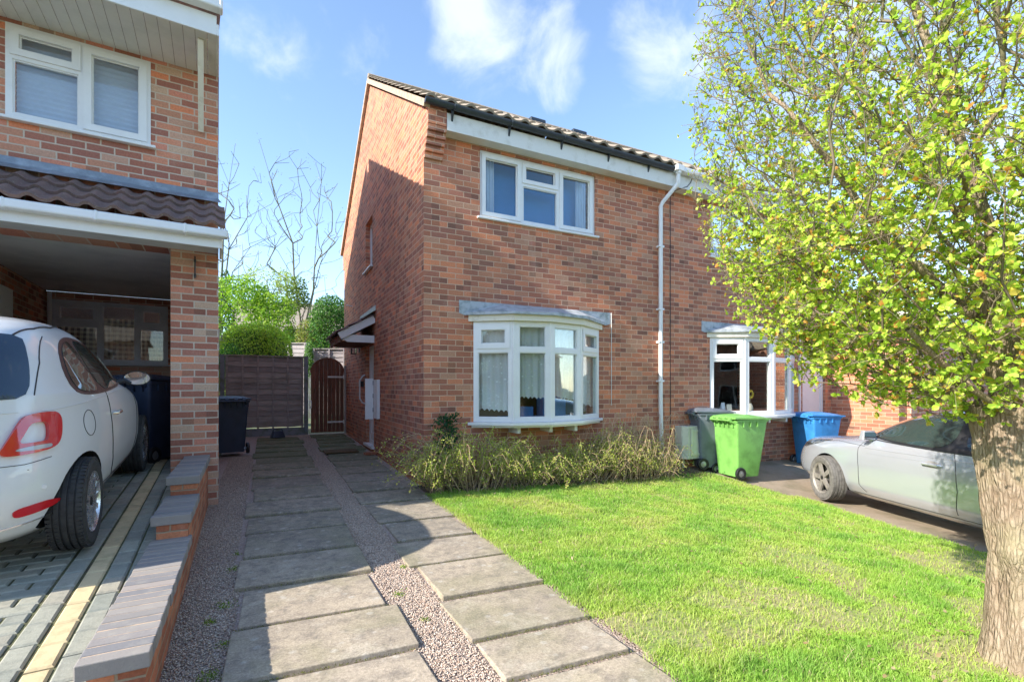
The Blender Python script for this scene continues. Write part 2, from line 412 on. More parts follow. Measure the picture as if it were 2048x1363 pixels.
M['chrome'] = pbr('chrome', (.75,.76,.78), .12, .03, 5, metal=1.0)
M['mirror'] = pbr('mirror_glass', (.85,.87,.88), .02, .0, 5, metal=1.0)
M['well'] = pbr('wheel_well', (.012,.012,.013), .9, .1, 8)
def lens(name, c):
    t = NT(name); return t.principled(c, .12, None, 0, .6, Coat_Weight=1.0, Coat_Roughness=.03)
M['red_lens'] = lens('red_lens', (.62,.012,.02)); M['clear_lens'] = lens('clear_lens', (.42,.42,.45)); M['dark_lens'] = lens('dark_headlamp', (.06,.065,.07))
M['trim'] = pbr('maroon_trim', (.10,.05,.045), .4, .1, 6)
def plastic(name, c, v=.12): return pbr(name, c, .42, v, 5, bump=.12, bscale=50, bdist=.003, spec=.45)
M['bin_green'] = plastic('green_bin_plastic', (.19,.44,.10)); M['bin_black'] = plastic('dark_grey_bin_plastic', (.15,.175,.205)); M['bin_blue'] = plastic('blue_bin_plastic', (.045,.25,.58)); M['bin_navy'] = plastic('dark_navy_bin_plastic', (.035,.05,.085))
def wood(name, a, b, sc=(2,2,30)):
    t = NT(name); o = t.obj(); isl = t.n('NewGeometry').outputs['Random Per Island']
    m = t.n('Mapping', {'Vector': o, 'Scale': sc}).outputs[0]
    n = t.noise(m, 1.5, 6, .7, .6); g = t.noise(o, 2, 4)
    c = t.mix(t.mr(n, .35, .65), a, b); c = t.mix(1.0, c, t.mix(isl, (.72,.72,.74), (1.25,1.22,1.2)), 'MULTIPLY')
    c = t.mix(t.mr(g, .5, .7, 0, .35), c, (.09,.10,.055))
    return t.principled(c, .85, t.bump(n, .4, .004), spec=.2)
M['fence'] = wood('dark_fence_timber', (.42,.37,.34), (.25,.22,.20)); M['fence_pale'] = wood('pale_fence_timber', (.50,.46,.47), (.40,.36,.36))
M['gate'] = wood('brown_gate_timber', (.24,.11,.07), (.15,.065,.045), (30,30,2)); M['post'] = pbr('concrete_post', (.22,.24,.26), .9, .15, 7, bump=.3, c2=(.14,.17,.12))
M['meter'] = pbr('cream_meter_box', (.60,.60,.50), .5, .08, 5, c2=(.48,.48,.40))
M['mat_brown'] = pbr('coir_mat', (.13,.08,.03), .95, .2, 30, bump=.8)
M['petal'] = pbr('yellow_petal', (.75,.60,.06), .7, .1, 10)

# ---------------------------------------------------------------- ground heights
def G(x, y):
    z = .018*y-.055
    if x > 0: z -= x*(.015+.045*min(max(-y/1.5, 0), 1))
    return z
def Gn(x, y):
    return .018*y-.055-np.maximum(x, 0)*(.015+.045*np.clip(-y/1.5, 0, 1))
def DR(y): return .17+.072*(min(y, .6)+2.1)

def sheet(name, poly_fn, xs, ys, mat, dz, zf=G, kind='structure', bumpy=0.0):
    V = []; F = []; idx = {}
    for j, y in enumerate(ys):
        for i, x in enumerate(xs):
            X, Y = poly_fn(x, y) if poly_fn else (x, y)
            V.append((X, Y, zf(X, Y)+dz+(mnoise.noise(Vector((X*1.7, Y*1.7, 3.3)))*bumpy if bumpy else 0)))
    n = len(xs)
    for j in range(len(ys)-1):
        for i in range(n-1): F.append((j*n+i, j*n+i+1, (j+1)*n+i+1, (j+1)*n+i))
    o = npmesh(name, V, F, mat, None, smooth=True); tag(o, kind=kind); return o
def lin(a, b, n): return [a+(b-a)*i/(n-1) for i in range(n)]

xs = [-400,-150,-60,-30,-15]+lin(-9,14,47)+[20,35,70,160,400]; ys = [-400,-150,-60,-30,-18]+lin(-12,12,49)+[20,35,70,160,400]
def Gfar(x, y):
    return G(max(min(x, 10), -10), max(min(y, 14), -12))
sheet('ground', None, xs, ys, M['ground'], -.10, Gfar)
sheet('slab_bed', None, lin(-2.0,-1.17,4), lin(-5.6,7.1,60), M['soil'], -.03)
sheet('gravel_bed', None, lin(-2.6,.02,14), lin(-5.6,7.3,60), M['gravel'], -.024)
sheet('road', None, lin(-40,40,21), lin(-14.5,-8.5,7), M['road'], -.05, Gfar)

# lawn between the slabs and the neighbour's drive
LR = [(7.2,.75),(4.45,.2),(4.78,-.45),(5.10,-1.25),(5.25,-1.75),(4.98,-2.6),(4.66,-3.4),(4.55,-4.0),(4.45,-5.0),(4.4,-6.5)]
def lawn_right(y):
    for (xa, ya), (xb, yb) in zip(LR[1:], LR[2:]):
        if yb <= y <= ya: return xa+(xb-xa)*(ya-y)/(ya-yb)
    return 4.45
def lawn_left(y): return -.10-.02*math.sin(y*2.1)
def lawn_map(u, y): return (lawn_left(y)+u*(lawn_right(y)-lawn_left(y)), y)
sheet('lawn', lawn_map, lin(0,1,60), lin(-6.5,-.55,70), M['lawn'], .0, G, bumpy=.022)
sheet('soil_bed', lambda u, y: (-.08+u*(lawn_right(y)+.05), y), lin(0,1,40), lin(-.6,.02,10), M['soil'], .005, G, bumpy=.03)
sheet('neighbour_driveway', lambda u, y: (lawn_right(min(y, .2))-.05+u*(12-lawn_right(min(y, .2))), y), lin(0,1,30), lin(-8.5,.02,50), M['tarmac'], -.03)

# paving strips of concrete slabs
def slabs(name, x0, x1, joints, skew, seed):
    rnd = random.Random(seed); mb = MB()
    for a, b in zip(joints, joints[1:]):
        dx0 = rnd.uniform(-.05, .05); dx1 = rnd.uniform(-.045, .045); t = rnd.uniform(-.006, .006); g = .015
        ya, yb = a+g, b-g
        pts = [(x0+dx0, ya+skew), (x1+dx1, ya-skew*.6), (x1+dx1+rnd.uniform(-.02,.02), yb-skew*.6), (x0+dx0+rnd.uniform(-.012,.012), yb+skew)]
        top = [(x, y, G(x, y)+t+rnd.uniform(-.002,.002)+(-.006 if i > 1 else .008)) for i, (x, y) in enumerate(pts)]
        bot = [(x, y, z-.07) for x, y, z in top]
        mb.add(top+bot, [(0,1,2,3),(7,6,5,4),(0,4,5,1),(1,5,6,2),(2,6,7,3),(3,7,4,0)])
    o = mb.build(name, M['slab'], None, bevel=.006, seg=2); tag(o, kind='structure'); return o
J1 = [-5.55,-4.95,-4.33,-3.73,-3.17,-2.59,-1.98,-1.32,-.70,-.05,.62,1.42,2.05,2.7,3.35,4.0,4.65,5.3,5.95,6.6]
J2 = [-5.5,-4.83,-4.24,-3.85,-3.30,-2.68,-2.08,-1.47,-.65,-.02,.6,1.25,1.9,2.5,3.1,3.75,4.4,5.0,5.6,6.2,6.9]
slabs('paved_strip', -2.02, -1.14, J1, .03, 3)
slabs('paved_path', -.87, -.12, J2, .03, 4)

# pebbles of the two gravel bands
def pebbles(n, regs, size):
    P = []
    tot = sum((a[1]-a[0])*(a[3]-a[2])*a[4] for a in regs)
    for x0, x1, y0, y1, w in regs:
        k = int(n*(x1-x0)*(y1-y0)*w/tot)
        P.append(np.stack([RNG.uniform(x0, x1, k), RNG.uniform(y0, y1, k)], 1))
    P = np.concatenate(P); k = len(P)
    z = Gn(P[:, 0], P[:, 1])-.021+RNG.uniform(-.002, .007, k)
    base = np.array([[1,0,0],[0,1,0],[-1,0,0],[0,-1,0],[0,0,1],[0,0,-1]], float)
    F0 = np.array([[0,1,4],[1,2,4],[2,3,4],[3,0,4],[1,0,5],[2,1,5],[3,2,5],[0,3,5]])
    s = RNG.uniform(.6, 1.25, (k, 1, 3))*size; s[:, :, 2] *= .62
    a = RNG.uniform(0, 2*PI, k); b = base[None]*s; b = b+RNG.normal(0, .0008, b.shape)
    ca, sa = np.cos(a)[:, None], np.sin(a)[:, None]
    V = np.stack([b[:, :, 0]*ca-b[:, :, 1]*sa, b[:, :, 0]*sa+b[:, :, 1]*ca, b[:, :, 2]], 2)+np.stack([P[:, 0], P[:, 1], z], 1)[:, None]
    F = (np.arange(k)*6)[:, None, None]+F0[None]
    pal = np.array([[.55,.42,.33],[.46,.35,.28],[.64,.52,.42],[.58,.46,.37],[.70,.60,.50],[.32,.25,.21],[.60,.43,.32],[.50,.42,.35]])
    c = pal[RNG.integers(0, len(pal), k)]*RNG.uniform(.75, 1.15, (k, 1))
    o = npmesh('gravel', V.reshape(-1, 3), F.reshape(-1, 3), M['pebble'], None, np.repeat(c, 6, 0))
    tag(o, 'reddish grey loose gravel between and beside the concrete slab strips', 'gravel', kind='stuff')
pebbles(85000, [(-2.33,-2.0,-5.4,-2.0,1.5),(-2.42,-2.05,-2.0,3.8,.8),(-1.16,-.85,-5.4,-2.0,1.7),(-1.16,-.85,-2.0,2.0,1.1),(-1.3,-.86,2.0,6.8,.35)], .0062)

# ---------------------------------------------------------------- leaves, blades, growth
def leaves(P, D, N, L, W, C, name, parent, mat=None, fold=.25):
    """oval leaf blades: base P, axis D, normal N, length L, width W, colour C"""
    D = D/np.linalg.norm(D, axis=1, keepdims=True); S = np.cross(D, N); S /= np.linalg.norm(S, axis=1, keepdims=True)+1e-9; U = np.cross(S, D)
    tpl = [(0,0,0),(-.36,.33,fold*.3),(-.5,.68,fold*.45),(0,1,.0),(.5,.68,fold*.45),(.36,.33,fold*.3)]
    L = L[:, None]; W = W[:, None]
    V = np.stack([P+S*W*a+D*L*b+U*W*c for a, b, c in tpl], 1)
    k = len(P); F = (np.arange(k)*6)[:, None, None]+np.array([[0,3,2,1],[0,5,4,3]])[None]
    return npmesh(name, V.reshape(-1, 3), F.reshape(-1, 4), mat or M['leaf'], parent, np.repeat(C, 6, 0))

def unit(n):
    v = RNG.normal(0, 1, (n, 3)); return v/np.linalg.norm(v, axis=1, keepdims=True)

def grow(roots, T, alpha=.35, seg=.12, jit=.02):
    """connect target points into one branching skeleton; returns nodes, parent index"""
    T = T[np.argsort(np.linalg.norm(T-roots[0], axis=1))]
    cap = len(roots)+len(T)*8; N = np.zeros((cap, 3)); par = np.full(cap, -1); path = np.zeros(cap)
    n = len(roots); N[:n] = roots
    for i in range(1, n): par[i] = i-1; path[i] = path[i-1]+np.linalg.norm(N[i]-N[i-1])
    for t in T:
        d = np.linalg.norm(N[:n]-t, axis=1); j = int(np.argmin(d+alpha*path[:n])); dist = d[j]
        m = max(1, int(dist/seg)); a = N[j].copy(); p = j
        for k in range(1, m+1):
            if n >= cap: break
            q = a+(t-a)*k/m
            if k < m: q = q+RNG.normal(0, jit, 3)+np.array([0,0,-.25*jit])
            N[n] = q; par[n] = p; path[n] = path[p]+np.linalg.norm(q-N[p]); p = n; n += 1
    return N[:n], par[:n]

def radii(par, tip, e=2.3, rmax=9):
    n = len(par); s = np.zeros(n); ch = np.zeros(n, int)
    r = np.zeros(n)
    for i in range(n-1, -1, -1):
        r[i] = min(rmax, max(tip, s[i]**(1/e) if s[i] > 0 else tip))
        if par[i] >= 0: s[par[i]] += r[i]**e; ch[par[i]] += 1
    return r, ch

def limbs(N, par, r, name, mat, parent, k=5, rmin=0):
    idx = np.where((par >= 0) & (r > rmin))[0]; A = N[par[idx]]; B = N[idx]
    ra = np.minimum(r[par[idx]], r[idx]*1.25); rb = r[idx]
    D = B-A; D /= np.linalg.norm(D, axis=1, keepdims=True)+1e-9
    ref = np.where(np.abs(D[:, 2:3]) < .9, np.array([[0,0,1.]]), np.array([[1.,0,0]]))
    S = np.cross(D, ref); S /= np.linalg.norm(S, axis=1, keepdims=True); U = np.cross(S, D)
    ring = []
    for base, rr in ((A-D*rb[:, None]*.3, ra), (B+D*rb[:, None]*.3, rb)):
        for i in range(k):
            t = 2*PI*i/k; ring.append(base+(S*math.cos(t)+U*math.sin(t))*rr[:, None])
    V = np.stack(ring, 1); m = len(idx)
    F0 = np.array([[i, (i+1)%k, k+(i+1)%k, k+i] for i in range(k)])
    F = (np.arange(m)*2*k)[:, None, None]+F0[None]
    return npmesh(name, V.reshape(-1, 3), F.reshape(-1, 4), mat, parent, smooth=True)

#%%GRASS
def lawn_grass():
    k = 700000
    y = -6.0+5.6*RNG.power(1.0, k); x = RNG.uniform(-.16, 5.3, k)
    # denser near the camera
    d = np.hypot(x+1.83, y+6.24); keep = RNG.uniform(0, 1, k) < np.clip(3.9/(d**1.2), .20, 1)
    lr = np.array([lawn_right(v) for v in np.linspace(-6.5, .2, 300)]); lrx = np.interp(y, np.linspace(-6.5, .2, 300), lr)
    keep &= (x < lrx-.02+RNG.normal(0, .025, k)) & (x > -.12+RNG.normal(0, .022, k)) & (d > 1.2) & (y < -.45+RNG.normal(0, .05, k))
    x, y = x[keep], y[keep]; k = len(x)
    pn = np.array([mnoise.noise(Vector((a*1.1, b*1.1, 0)))+.6*mnoise.noise(Vector((a*3.3, b*3.3, 5))) for a, b in zip(x, y)])
    pc = np.array([mnoise.noise(Vector((a*6, b*6, 9))) for a, b in zip(x, y)])
    bare = (pn+.5*pc > .40-.40*np.clip(x-.6, 0, 1)*np.clip((-3.3-y)/1.0, 0, 1)) & (RNG.uniform(0, 1, k) < .80) & (y < -2.4)
    x, y, pn, pc = x[~bare], y[~bare], pn[~bare], pc[~bare]; k = len(x)
    z = Gn(x, y)+np.array([mnoise.noise(Vector((a*1.7, b*1.7, 3.3)))*.022 for a, b in zip(x, y)])
    h = RNG.uniform(.012, .036, k)*(1+1.0*np.clip(pc, -.5, .6))*(1+.25*np.clip(-pn, 0, 1)); w = RNG.uniform(.0010, .0020, k)*(1+.14*np.hypot(x+1.8, y+6.2))
    a = RNG.uniform(0, 2*PI, k); ln = RNG.uniform(.15, 1.0, k)*h
    dx, dy = np.cos(a), np.sin(a); b = RNG.uniform(0, 2*PI, k)
    P = np.stack([x, y, z], 1); S = np.stack([np.cos(b), np.sin(b), 0*b], 1)*w[:, None]; T = P+np.stack([dx*ln, dy*ln, h], 1); Mi = P+np.stack([dx*ln*.35, dy*ln*.35, h*.6], 1)
    V = np.stack([P-S, P+S, Mi+S*.7, Mi-S*.7, T], 1); F = (np.arange(k)*5)[:, None, None]
    c1 = np.array([.25,.47,.05]); c2 = np.array([.42,.60,.12]); c3 = np.array([.54,.47,.27]); c4 = np.array([.19,.36,.08])
    u = RNG.uniform(0, 1, (k, 1)); c = c1*(1-u)+c2*u; dk = np.clip(pc*1.5, 0, 1)[:, None]; c = c*(1-.6*dk)+c4*.6*dk
    yl = np.clip(pn*1.3+.25, 0, .8)[:, None]; c = c*(1-yl)+np.array([.47,.56,.13])*yl; bl = np.clip(-pn*1.2-.12, 0, .7)[:, None]; c = c*(1-bl)+np.array([.20,.42,.07])*bl
    dry = (RNG.uniform(0, 1, k) < .05+.28*np.clip(pn-.05, 0, 1))[:, None]; c = np.where(dry, c3, c)
    C = np.repeat(c, 5, 0)
    F1 = np.concatenate([F+np.array([[0,1,2],[0,2,3],[3,2,4]])[None]]).reshape(-1, 3)
    o = npmesh('grass', V.reshape(-1, 3), F1, M['grass'], None, C)
    tag(o, 'bright green patchy front lawn grass beside the slab path', 'grass', kind='stuff')
lawn_grass()

#%%TILES
def tiled_roof(mb, o, u, v, width, length, roll=.2, course=.33, amp=.032, step=.028, sub=8):
    o = Vector(o); u = Vector(u).normalized(); v = Vector(v).normalized(); n = u.cross(v).normalized()
    if n.z < 0: n = -n
    nu = int(width/roll*sub)+1; nc = int(math.ceil(length/course)); vs = []; fs = []
    def prof(x):
        p = (x/roll) % 1.0
        return amp*(math.sin(PI*p/.55) if p < .55 else -.28*math.sin(PI*(p-.55)/.45))
    for c in range(nc):
        a = c*course; b = min((c+1)*course, length)
        jit = (c % 2)*0
        rows = [(a, step-.03), (a, step), (b, .0)]
        for y, h in rows:
            for i in range(nu):
                x = min(i*roll/sub, width); wob = .003*math.sin(i/sub*2.1+c*1.7)
                vs.append(o+u*x+v*(y+ (wob if h else wob))+n*(h+prof(x)))
        base = c*3*nu
        for r in range(2):
            for i in range(nu-1): fs.append((base+r*nu+i, base+r*nu+i+1, base+(r+1)*nu+i+1, base+(r+1)*nu+i))
    mb.add(vs, fs)

def gutter(mb, p, q, r=.055, n=10, out=(0,-1,0)):
    """half round gutter along p-q with thickness"""
    p = Vector(p); q = Vector(q); o = Vector(out); up = Vector((0,0,1)); vs = []
    for c in (p, q):
        for rr in (r, r-.006):
            for i in range(n+1):
                a = PI*i/n; vs.append(c+o*(-math.cos(a))*rr*1.0-up*math.sin(a)*rr)
    m = n+1; fs = []
    for i in range(n):
        fs += [(i, i+1, 2*m+i+1, 2*m+i), (m+i, 3*m+i, 3*m+i+1, m+i+1), (i, m+i, m+i+1, i+1), (2*m+i, 2*m+i+1, 3*m+i+1, 3*m+i)]
    fs += [(0, 2*m, 3*m, m), (n, m+n, 3*m+n, 2*m+n)]
    mb.add(vs, fs)
    for c in (p, q):
        vs = [c+o*(-math.cos(PI*i/n))*(r)-up*math.sin(PI*i/n)*r for i in range(n+1)]; mb.add(vs, [tuple(range(n+1))])

def window(parent, x0, x1, z0, z1, lights, mat, mtx=None, fd=.07, depth=0.0, fw=.055, sill=True, sash=.045, sillw=.06, name='window', glass=None, sill_mat=None):
    """lights = (u0,u1,v0,v1,opening) in fractions of the opening"""
    W = x1-x0; H = z1-z0; holes = []; pan = MB(); fr = MB(); fr.M = pan.M = mtx
    y = depth
    for a, b, c, d, op in lights:
        hx0 = x0+a*W+fw*(1 if a == 0 else .55); hx1 = x0+b*W-fw*(1 if b == 1 else .55); hz0 = z0+c*H+fw*(1 if c == 0 else .55); hz1 = z0+d*H-fw*(1 if d == 1 else .55)
        if op:
            s = sash
            fr.plate(hx0-.018, hx1+.018, hz0-.018, hz1+.018, y-.014, y+.02, [(hx0+s, hx1-s, hz0+s, hz1-s)])
            fr.plate(hx0+s-.008, hx1-s+.008, hz0+s-.008, hz1-s+.008, y+.0205, y+.03, [(hx0+s+.012, hx1-s-.012, hz0+s+.012, hz1-s-.012)])
            holes.append((hx0+s*.6, hx1-s*.6, hz0+s*.6, hz1-s*.6))
            pan.box(hx0+s, hx1-s, y+.032, y+.04, hz0+s, hz1-s)
        else:
            holes.append((hx0, hx1, hz0, hz1)); pan.box(hx0, hx1, y+.032, y+.04, hz0, hz1)
            fr.plate(hx0-.001, hx1+.001, hz0-.001, hz1+.001, y+.012, y+.03, [(hx0+.012, hx1-.012, hz0+.012, hz1-.012)])
    fr.plate(x0, x1, z0, z1, y, y+fd, holes)
    f = fr.build(name, mat, parent, bevel=.003)
    pan.build('pane', glass or M['glass'], f)
    if sill:
        sb = MB(); sb.M = mtx; sb.box(x0-.045, x1+.045, y-sillw, y+.03, z0-.03, z0-.001); sb.build('sill', sill_mat or mat, f, bevel=.004)
    return f

def curtain(mb, x0, x1, z0, z1, y, amp=.02, waves=9, scallop=0, n=90, hem=None):
    rows = 8; vs = []
    for j in range(rows+1):
        for i in range(n+1):
            t = i/n; zz0 = z0+(hem(t) if hem else 0)
            z = z1+(zz0-z1)*j/rows
            if j == rows and scallop: z += scallop*(abs(math.sin(PI*t*waves*1.6))-.5)
            vs.append((x0+(x1-x0)*t, y+amp*math.sin(2*PI*t*waves+.6*math.sin(5*t))*(.5+.5*j/rows), z))
    mb.add(vs, [(j*(n+1)+i, j*(n+1)+i+1, (j+1)*(n+1)+i+1, (j+1)*(n+1)+i) for j in range(rows) for i in range(n)])

#%%HOUSE centre
WIN3 = [(0,.34,0,1,1),(.34,.665,0,.63,0),(.34,.665,.63,1,1),(.665,1,0,1,1)]
BOW = [(.69,0),(1.165,-.33),(1.68,-.44),(2.255,-.33),(2.83,0)]
def bow_window(house, pts, z0, z1, fr_mat, lab):
    mats = []; n = len(pts)-1
    for i in range(n):
        a = Vector((*pts[i], 0)); b = Vector((*pts[i+1], 0)); d = b-a; L = d.length
        ang = math.atan2(d.y, d.x); mt = Matrix.Translation((a.x, a.y, 0)) @ Matrix.Rotation(ang, 4, 'Z')
        op = i in (0, n-1)
        w = window(house, .012, L-.012, z0, z1, [(0,1,0,.72,0),(0,1,.72,1,op)], fr_mat, mt, sill=False, fw=.062, sash=.05)
        if i: 
            p = MB(); p.tube([(a.x, a.y+.02, z0), (a.x, a.y+.02, z1)], .028, 8); p.build('corner_post', fr_mat, house)
    def off(k, pts=pts):
        out = []
        cx = sum(p[0] for p in pts)/len(pts)
        for i, (x, y) in enumerate(pts):
            if i in (0, n): out.append((x+(-k if i == 0 else k), 0.0))
            else:
                a = Vector(pts[i-1]); b = Vector(pts[i+1]); t = (b-a).normalized(); nn = Vector((t.y, -t.x)); out.append((x+nn.x*k, y+nn.y*k))
        return out
    fn = lambda a, b, d: (a, b, d)
    s = MB(); s.prism(off(.075)+[(pts[-1][0], .02), (pts[0][0], .02)], fn, z0-.045, z0-.003)
    s.prism([(x, y) for x, y in off(.02)]+[(pts[-1][0]-.1, .02), (pts[0][0]+.1, .02)], fn, z0-.075, z0-.047)
    s.build('sill', M['upvc'], house, bevel=.004)
    for x in (pts[1][0]+.1, pts[2][0]+.1, pts[3][0]-.05):
        br = MB(); br.box(x-.025, x+.025, -.28, -.003, z0-.16, z0-.077); br.build('sill_bracket', M['old_white'], house)
    f = MB(); f.prism(off(.065)+[(pts[-1][0], .0-.003), (pts[0][0], -.003)], fn, z1+.002, z1+.105)
    f.build('canopy_fascia', M['cream'], house, bevel=.004)
    # lead roof: slopes up from the bow edge to the wall
    e = off(.12); t = off(.03); m = len(e); vs = []
    wall = [(pts[0][0]-.20+(pts[-1][0]-pts[0][0]+.42)*i/(m-1), -.006) for i in range(m)]
    for i in range(m): vs.append((e[i][0], min(e[i][1], -.008), z1+.085+.006*math.sin(i*3)))
    for i in range(m): vs.append((e[i][0], min(e[i][1], -.008), z1+.125+.008*math.sin(i*5)))
    for i in range(m): vs.append((wall[i][0], wall[i][1], z1+.285))
    for i in range(m): vs.append((wall[i][0], wall[i][1], z1+.108))
    fs = []
    for r in (0, 1): fs += [(r*m+i, r*m+i+1, (r+1)*m+i+1, (r+1)*m+i) for i in range(m-1)]
    fs += [(3*m+i, 3*m+i+1, i+1, i) for i in range(m-1)]+[(0, m, 2*m, 3*m), (m-1, 4*m-1, 3*m-1, 2*m-1)]
    l = MB(); l.add(vs, fs); l.build('lead_roof', M['lead_pale'], house)

def roof_pair(house, x0, x1, ye, ze, yr, zr, yb, mat):
    zr += .08
    a = MB(); L = math.hypot(yr-ye, zr-ze)
    tiled_roof(a, (x0, ye, ze), (1,0,0), (0, yr-ye, zr-ze), x1-x0, L, roll=.27, amp=.036, course=.33, step=.03)
    tiled_roof(a, (x0, yb, ze), (1,0,0), (0, yr-yb, zr-ze), x1-x0, math.hypot(yb-yr, zr-ze))
    r = a.build('roof', mat, house, smooth=True, angle=50)
    rg = MB(); k = int((x1-x0)/.44)
    for i in range(k):
        xa = x0+i*(x1-x0)/k; rg.tube([(xa+.004, yr, zr-.02), (xa+(x1-x0)/k-.004, yr, zr-.02)], .095, 10)
    rg.build('ridge_tile', mat, r, smooth=True)
    return r

def centre_house():
    h = thing('brick_house', 'red brown brick two storey house with bow window and black gutter in the middle', 'house', (0,0,0))
    w = MB(); w.plate(0, 4.2, -.5, 4.62, 0, .28, [(.80,2.76,3.6,4.54),(.76,2.77,.78,2.12)])
    # side wall with window and door opening, gable above
    s = MB(); s.M = Matrix(((0,1,0,0),(1,0,0,0),(0,0,1,0),(0,0,0,1)))
    s.plate(.28, 7.42, -.5, 4.62, 0, .28, [(3.50,4.24,3.62,4.62),(3.36,4.16,.10,2.08)])
    s.M = None
    s.prism([(0,4.62),(7.62,4.62),(7.72,4.87),(3.73,7.24),(-.02,4.90),(-.02,4.87),(0,4.87)], lambda a, b, d: (d, a, b), 0, .28)
    w.v, base = w.v, len(w.v); w.v += s.v; w.f += [tuple(base+i for i in f) for f in s.f]
    w.box(.28, 8.7, 7.14, 7.42, -.5, 4.9)
    w.box(0, .28, 7.42, 7.62, 4.40, 4.62)
    # corbelled corner under the gutter
    for i in range(6):
        z = 4.24+.075*i; k = .038*(i+1) if i < 5 else .2
        w.box(.001 if i else .0, .25, -k, -.0005, z+.003, z+.0745)
    w.box(.0, .25, -.2, -.0005, 4.691, 4.86)
    w.build('wall', M['brick'], h)
    # interior boxes
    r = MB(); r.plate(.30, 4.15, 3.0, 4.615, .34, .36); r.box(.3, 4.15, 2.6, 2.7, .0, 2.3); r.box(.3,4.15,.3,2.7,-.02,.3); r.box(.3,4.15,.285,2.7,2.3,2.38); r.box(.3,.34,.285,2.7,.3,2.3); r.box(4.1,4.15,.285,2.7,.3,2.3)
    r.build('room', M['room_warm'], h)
    bl = MB(); bl.box(.83, 2.73, .31, .318, 3.61, 4.53); bl.build('window_blind', M['blue_blind'], h)
    c = MB(); curtain(c, .87, 1.10, 3.62, 4.5, .20, .025, 5); c.build('curtain', M['voile'], h, smooth=True)
    c = MB(); curtain(c, 2.52, 2.70, 3.62, 4.5, .20, .025, 4); c.build('curtain', M['voile'], h, smooth=True)
    window(h, .80, 2.76, 3.6, 4.54, WIN3, M['upvc'], depth=.03, sillw=.075, sash=.04)
    bow_window(h, BOW, .76, 2.135, M['upvc'], 'x')
    # lace curtains follow the bow, scalloped hem rises towards the middle
    lc = MB()
    for i in range(4):
        a = BOW[i]; b = BOW[i+1]; d = Vector((b[0]-a[0], b[1]-a[1], 0)); L = d.length
        lc.M = Matrix.Translation((a[0], a[1]+.13, 0)) @ Matrix.Rotation(math.atan2(d.y, d.x), 4, 'Z')
        he = [(.20,.16),(.36,.34),(.38,.30),(.28,.18)][i]
        curtain(lc, .02, L-.02, .76, 2.12, 0, .016, 5, .03, 60, lambda t, he=he: he[0]-.02+(he[1]-he[0])*t)
    lc.build('lace_curtain', M['lace'], h, smooth=True)
    it = MB(); it.box(1.3, 2.5, .05, .5, .76, .80); it.box(1.5, 1.7, .1, .3, .8, .95); it.box(1.9,2.3,.15,.35,.8,1.1); it.build('window_shelf', M['blue_blind'], h)
    # side window
    Ms = Matrix(((0,1,0,0),(1,0,0,0),(0,0,1,0),(0,0,0,1)))
    window(h, 3.50, 4.24, 3.62, 4.62, [(0,1,0,1,0)], M['upvc'], Ms, depth=.09, sillw=.15, fw=.07)
    b2 = MB(); b2.box(.30, .32, 3.4, 4.4, 3.5, 4.615); b2.build('room', M['room'], h); b2 = MB(); b2.box(.32,.34,3.3,4.2,.1,2.1); b2.build('room', M['room'], h)
    # side door
    d = MB(); d.M = Ms; d.plate(3.362, 4.158, .102, 2.078, .06, .13, [(3.43,4.09,.16,2.02)]); d.box(3.4301,4.0899,.085,.12,.16,2.02)
    d.plate(3.47, 4.05, .2, 1.98, .065, .0845, [(3.56,3.96,.32,.95),(3.56,3.96,1.12,1.9)]); dd = d.build('door', M['upvc'], h, bevel=.004)
    s2 = MB(); s2.M = Ms; s2.box(3.30, 4.2, -.06, .059, .05, .1015); s2.build('door_sill', M['upvc'], dd, bevel=.005)
    # plinth course of the side wall
    p = MB(); p.box(-.025, -.0005, .3, 7.3, -.3, .045); p.build('plinth', M['brick_low'], h)
    # roof and verge
    rf = roof_pair(h, -.05, 4.2, -.25, 4.90, 3.73, 7.33, 7.72, M['tile'])
    for x in (3.62, 2.9)[:1]:
        v = MB(); v.box(x-.2, x+.2, 3.3, 3.62, 7.15, 7.30); v.build('roof_vent', M['gut_black'], rf, bevel=.02)
    v = MB()
    for ya, za, yb, zb in ((-.22,4.84,3.73,7.335),(7.72,4.84,3.73,7.335)):
        v.beam((-.02, ya, za), (-.02, yb, zb), .085, .085, (1,0,0) if 0 else (0,0,1))
    v.build('verge', M['mortar'], h, bevel=.004)
    # fascia, soffit, gutter
    f = MB(); f.box(.255, 4.2, -.2, -.182, 4.575, 4.80); f.build('fascia', M['old_white'], h)
    f = MB(); f.box(.255, 4.2, -.181, -.001, 4.585, 4.615); f.build('soffit', M['soffit'], h)
    g = MB(); gutter(g, (-.06, -.262, 4.875), (4.13, -.262, 4.84), .056); gg = g.build('gutter', M['gut_black'], h, smooth=True)
    for x in (.32, 1.15, 2.0, 2.85, 3.65):
        b = MB(); b.prism([(-.262, 4.84), (-.201, 4.86), (-.201, 4.70)], lambda a, b_, d: (d, a, b_), x-.012, x+.012); b.tube([(x, -.262-.06*math.cos(PI*i/8), 4.868-.002*x-.06*math.sin(PI*i/8)) for i in range(9)], .007, 5)
        b.build('gutter_bracket', M['gut_black'], gg)
    # cast a slim cable and rod
    c = MB(); c.tube([(4.62,-.205,4.78),(4.58,-.203,4.70),(4.5,-.21,4.62),(4.36,-.19,4.57),(4.318,-.006,4.55),(4.318,-.008,2.2),(4.322,-.008,-.1)], .006, 5); tag(c.build('cable', M['black'], None), 'thin black cable running down the brick wall right of the white downpipe', 'cable')
    c = MB(); c.tube([(3.06,-.012,2.42),(3.06,-.012,.95)], .006, 5); c.tube([(3.06,.0,2.40),(3.06,-.012,2.40)], .006, 5); tag(c.build('cable', M['old_white'], None), 'thin pale cable fixed upright on the brick wall right of the bow window', 'cable')
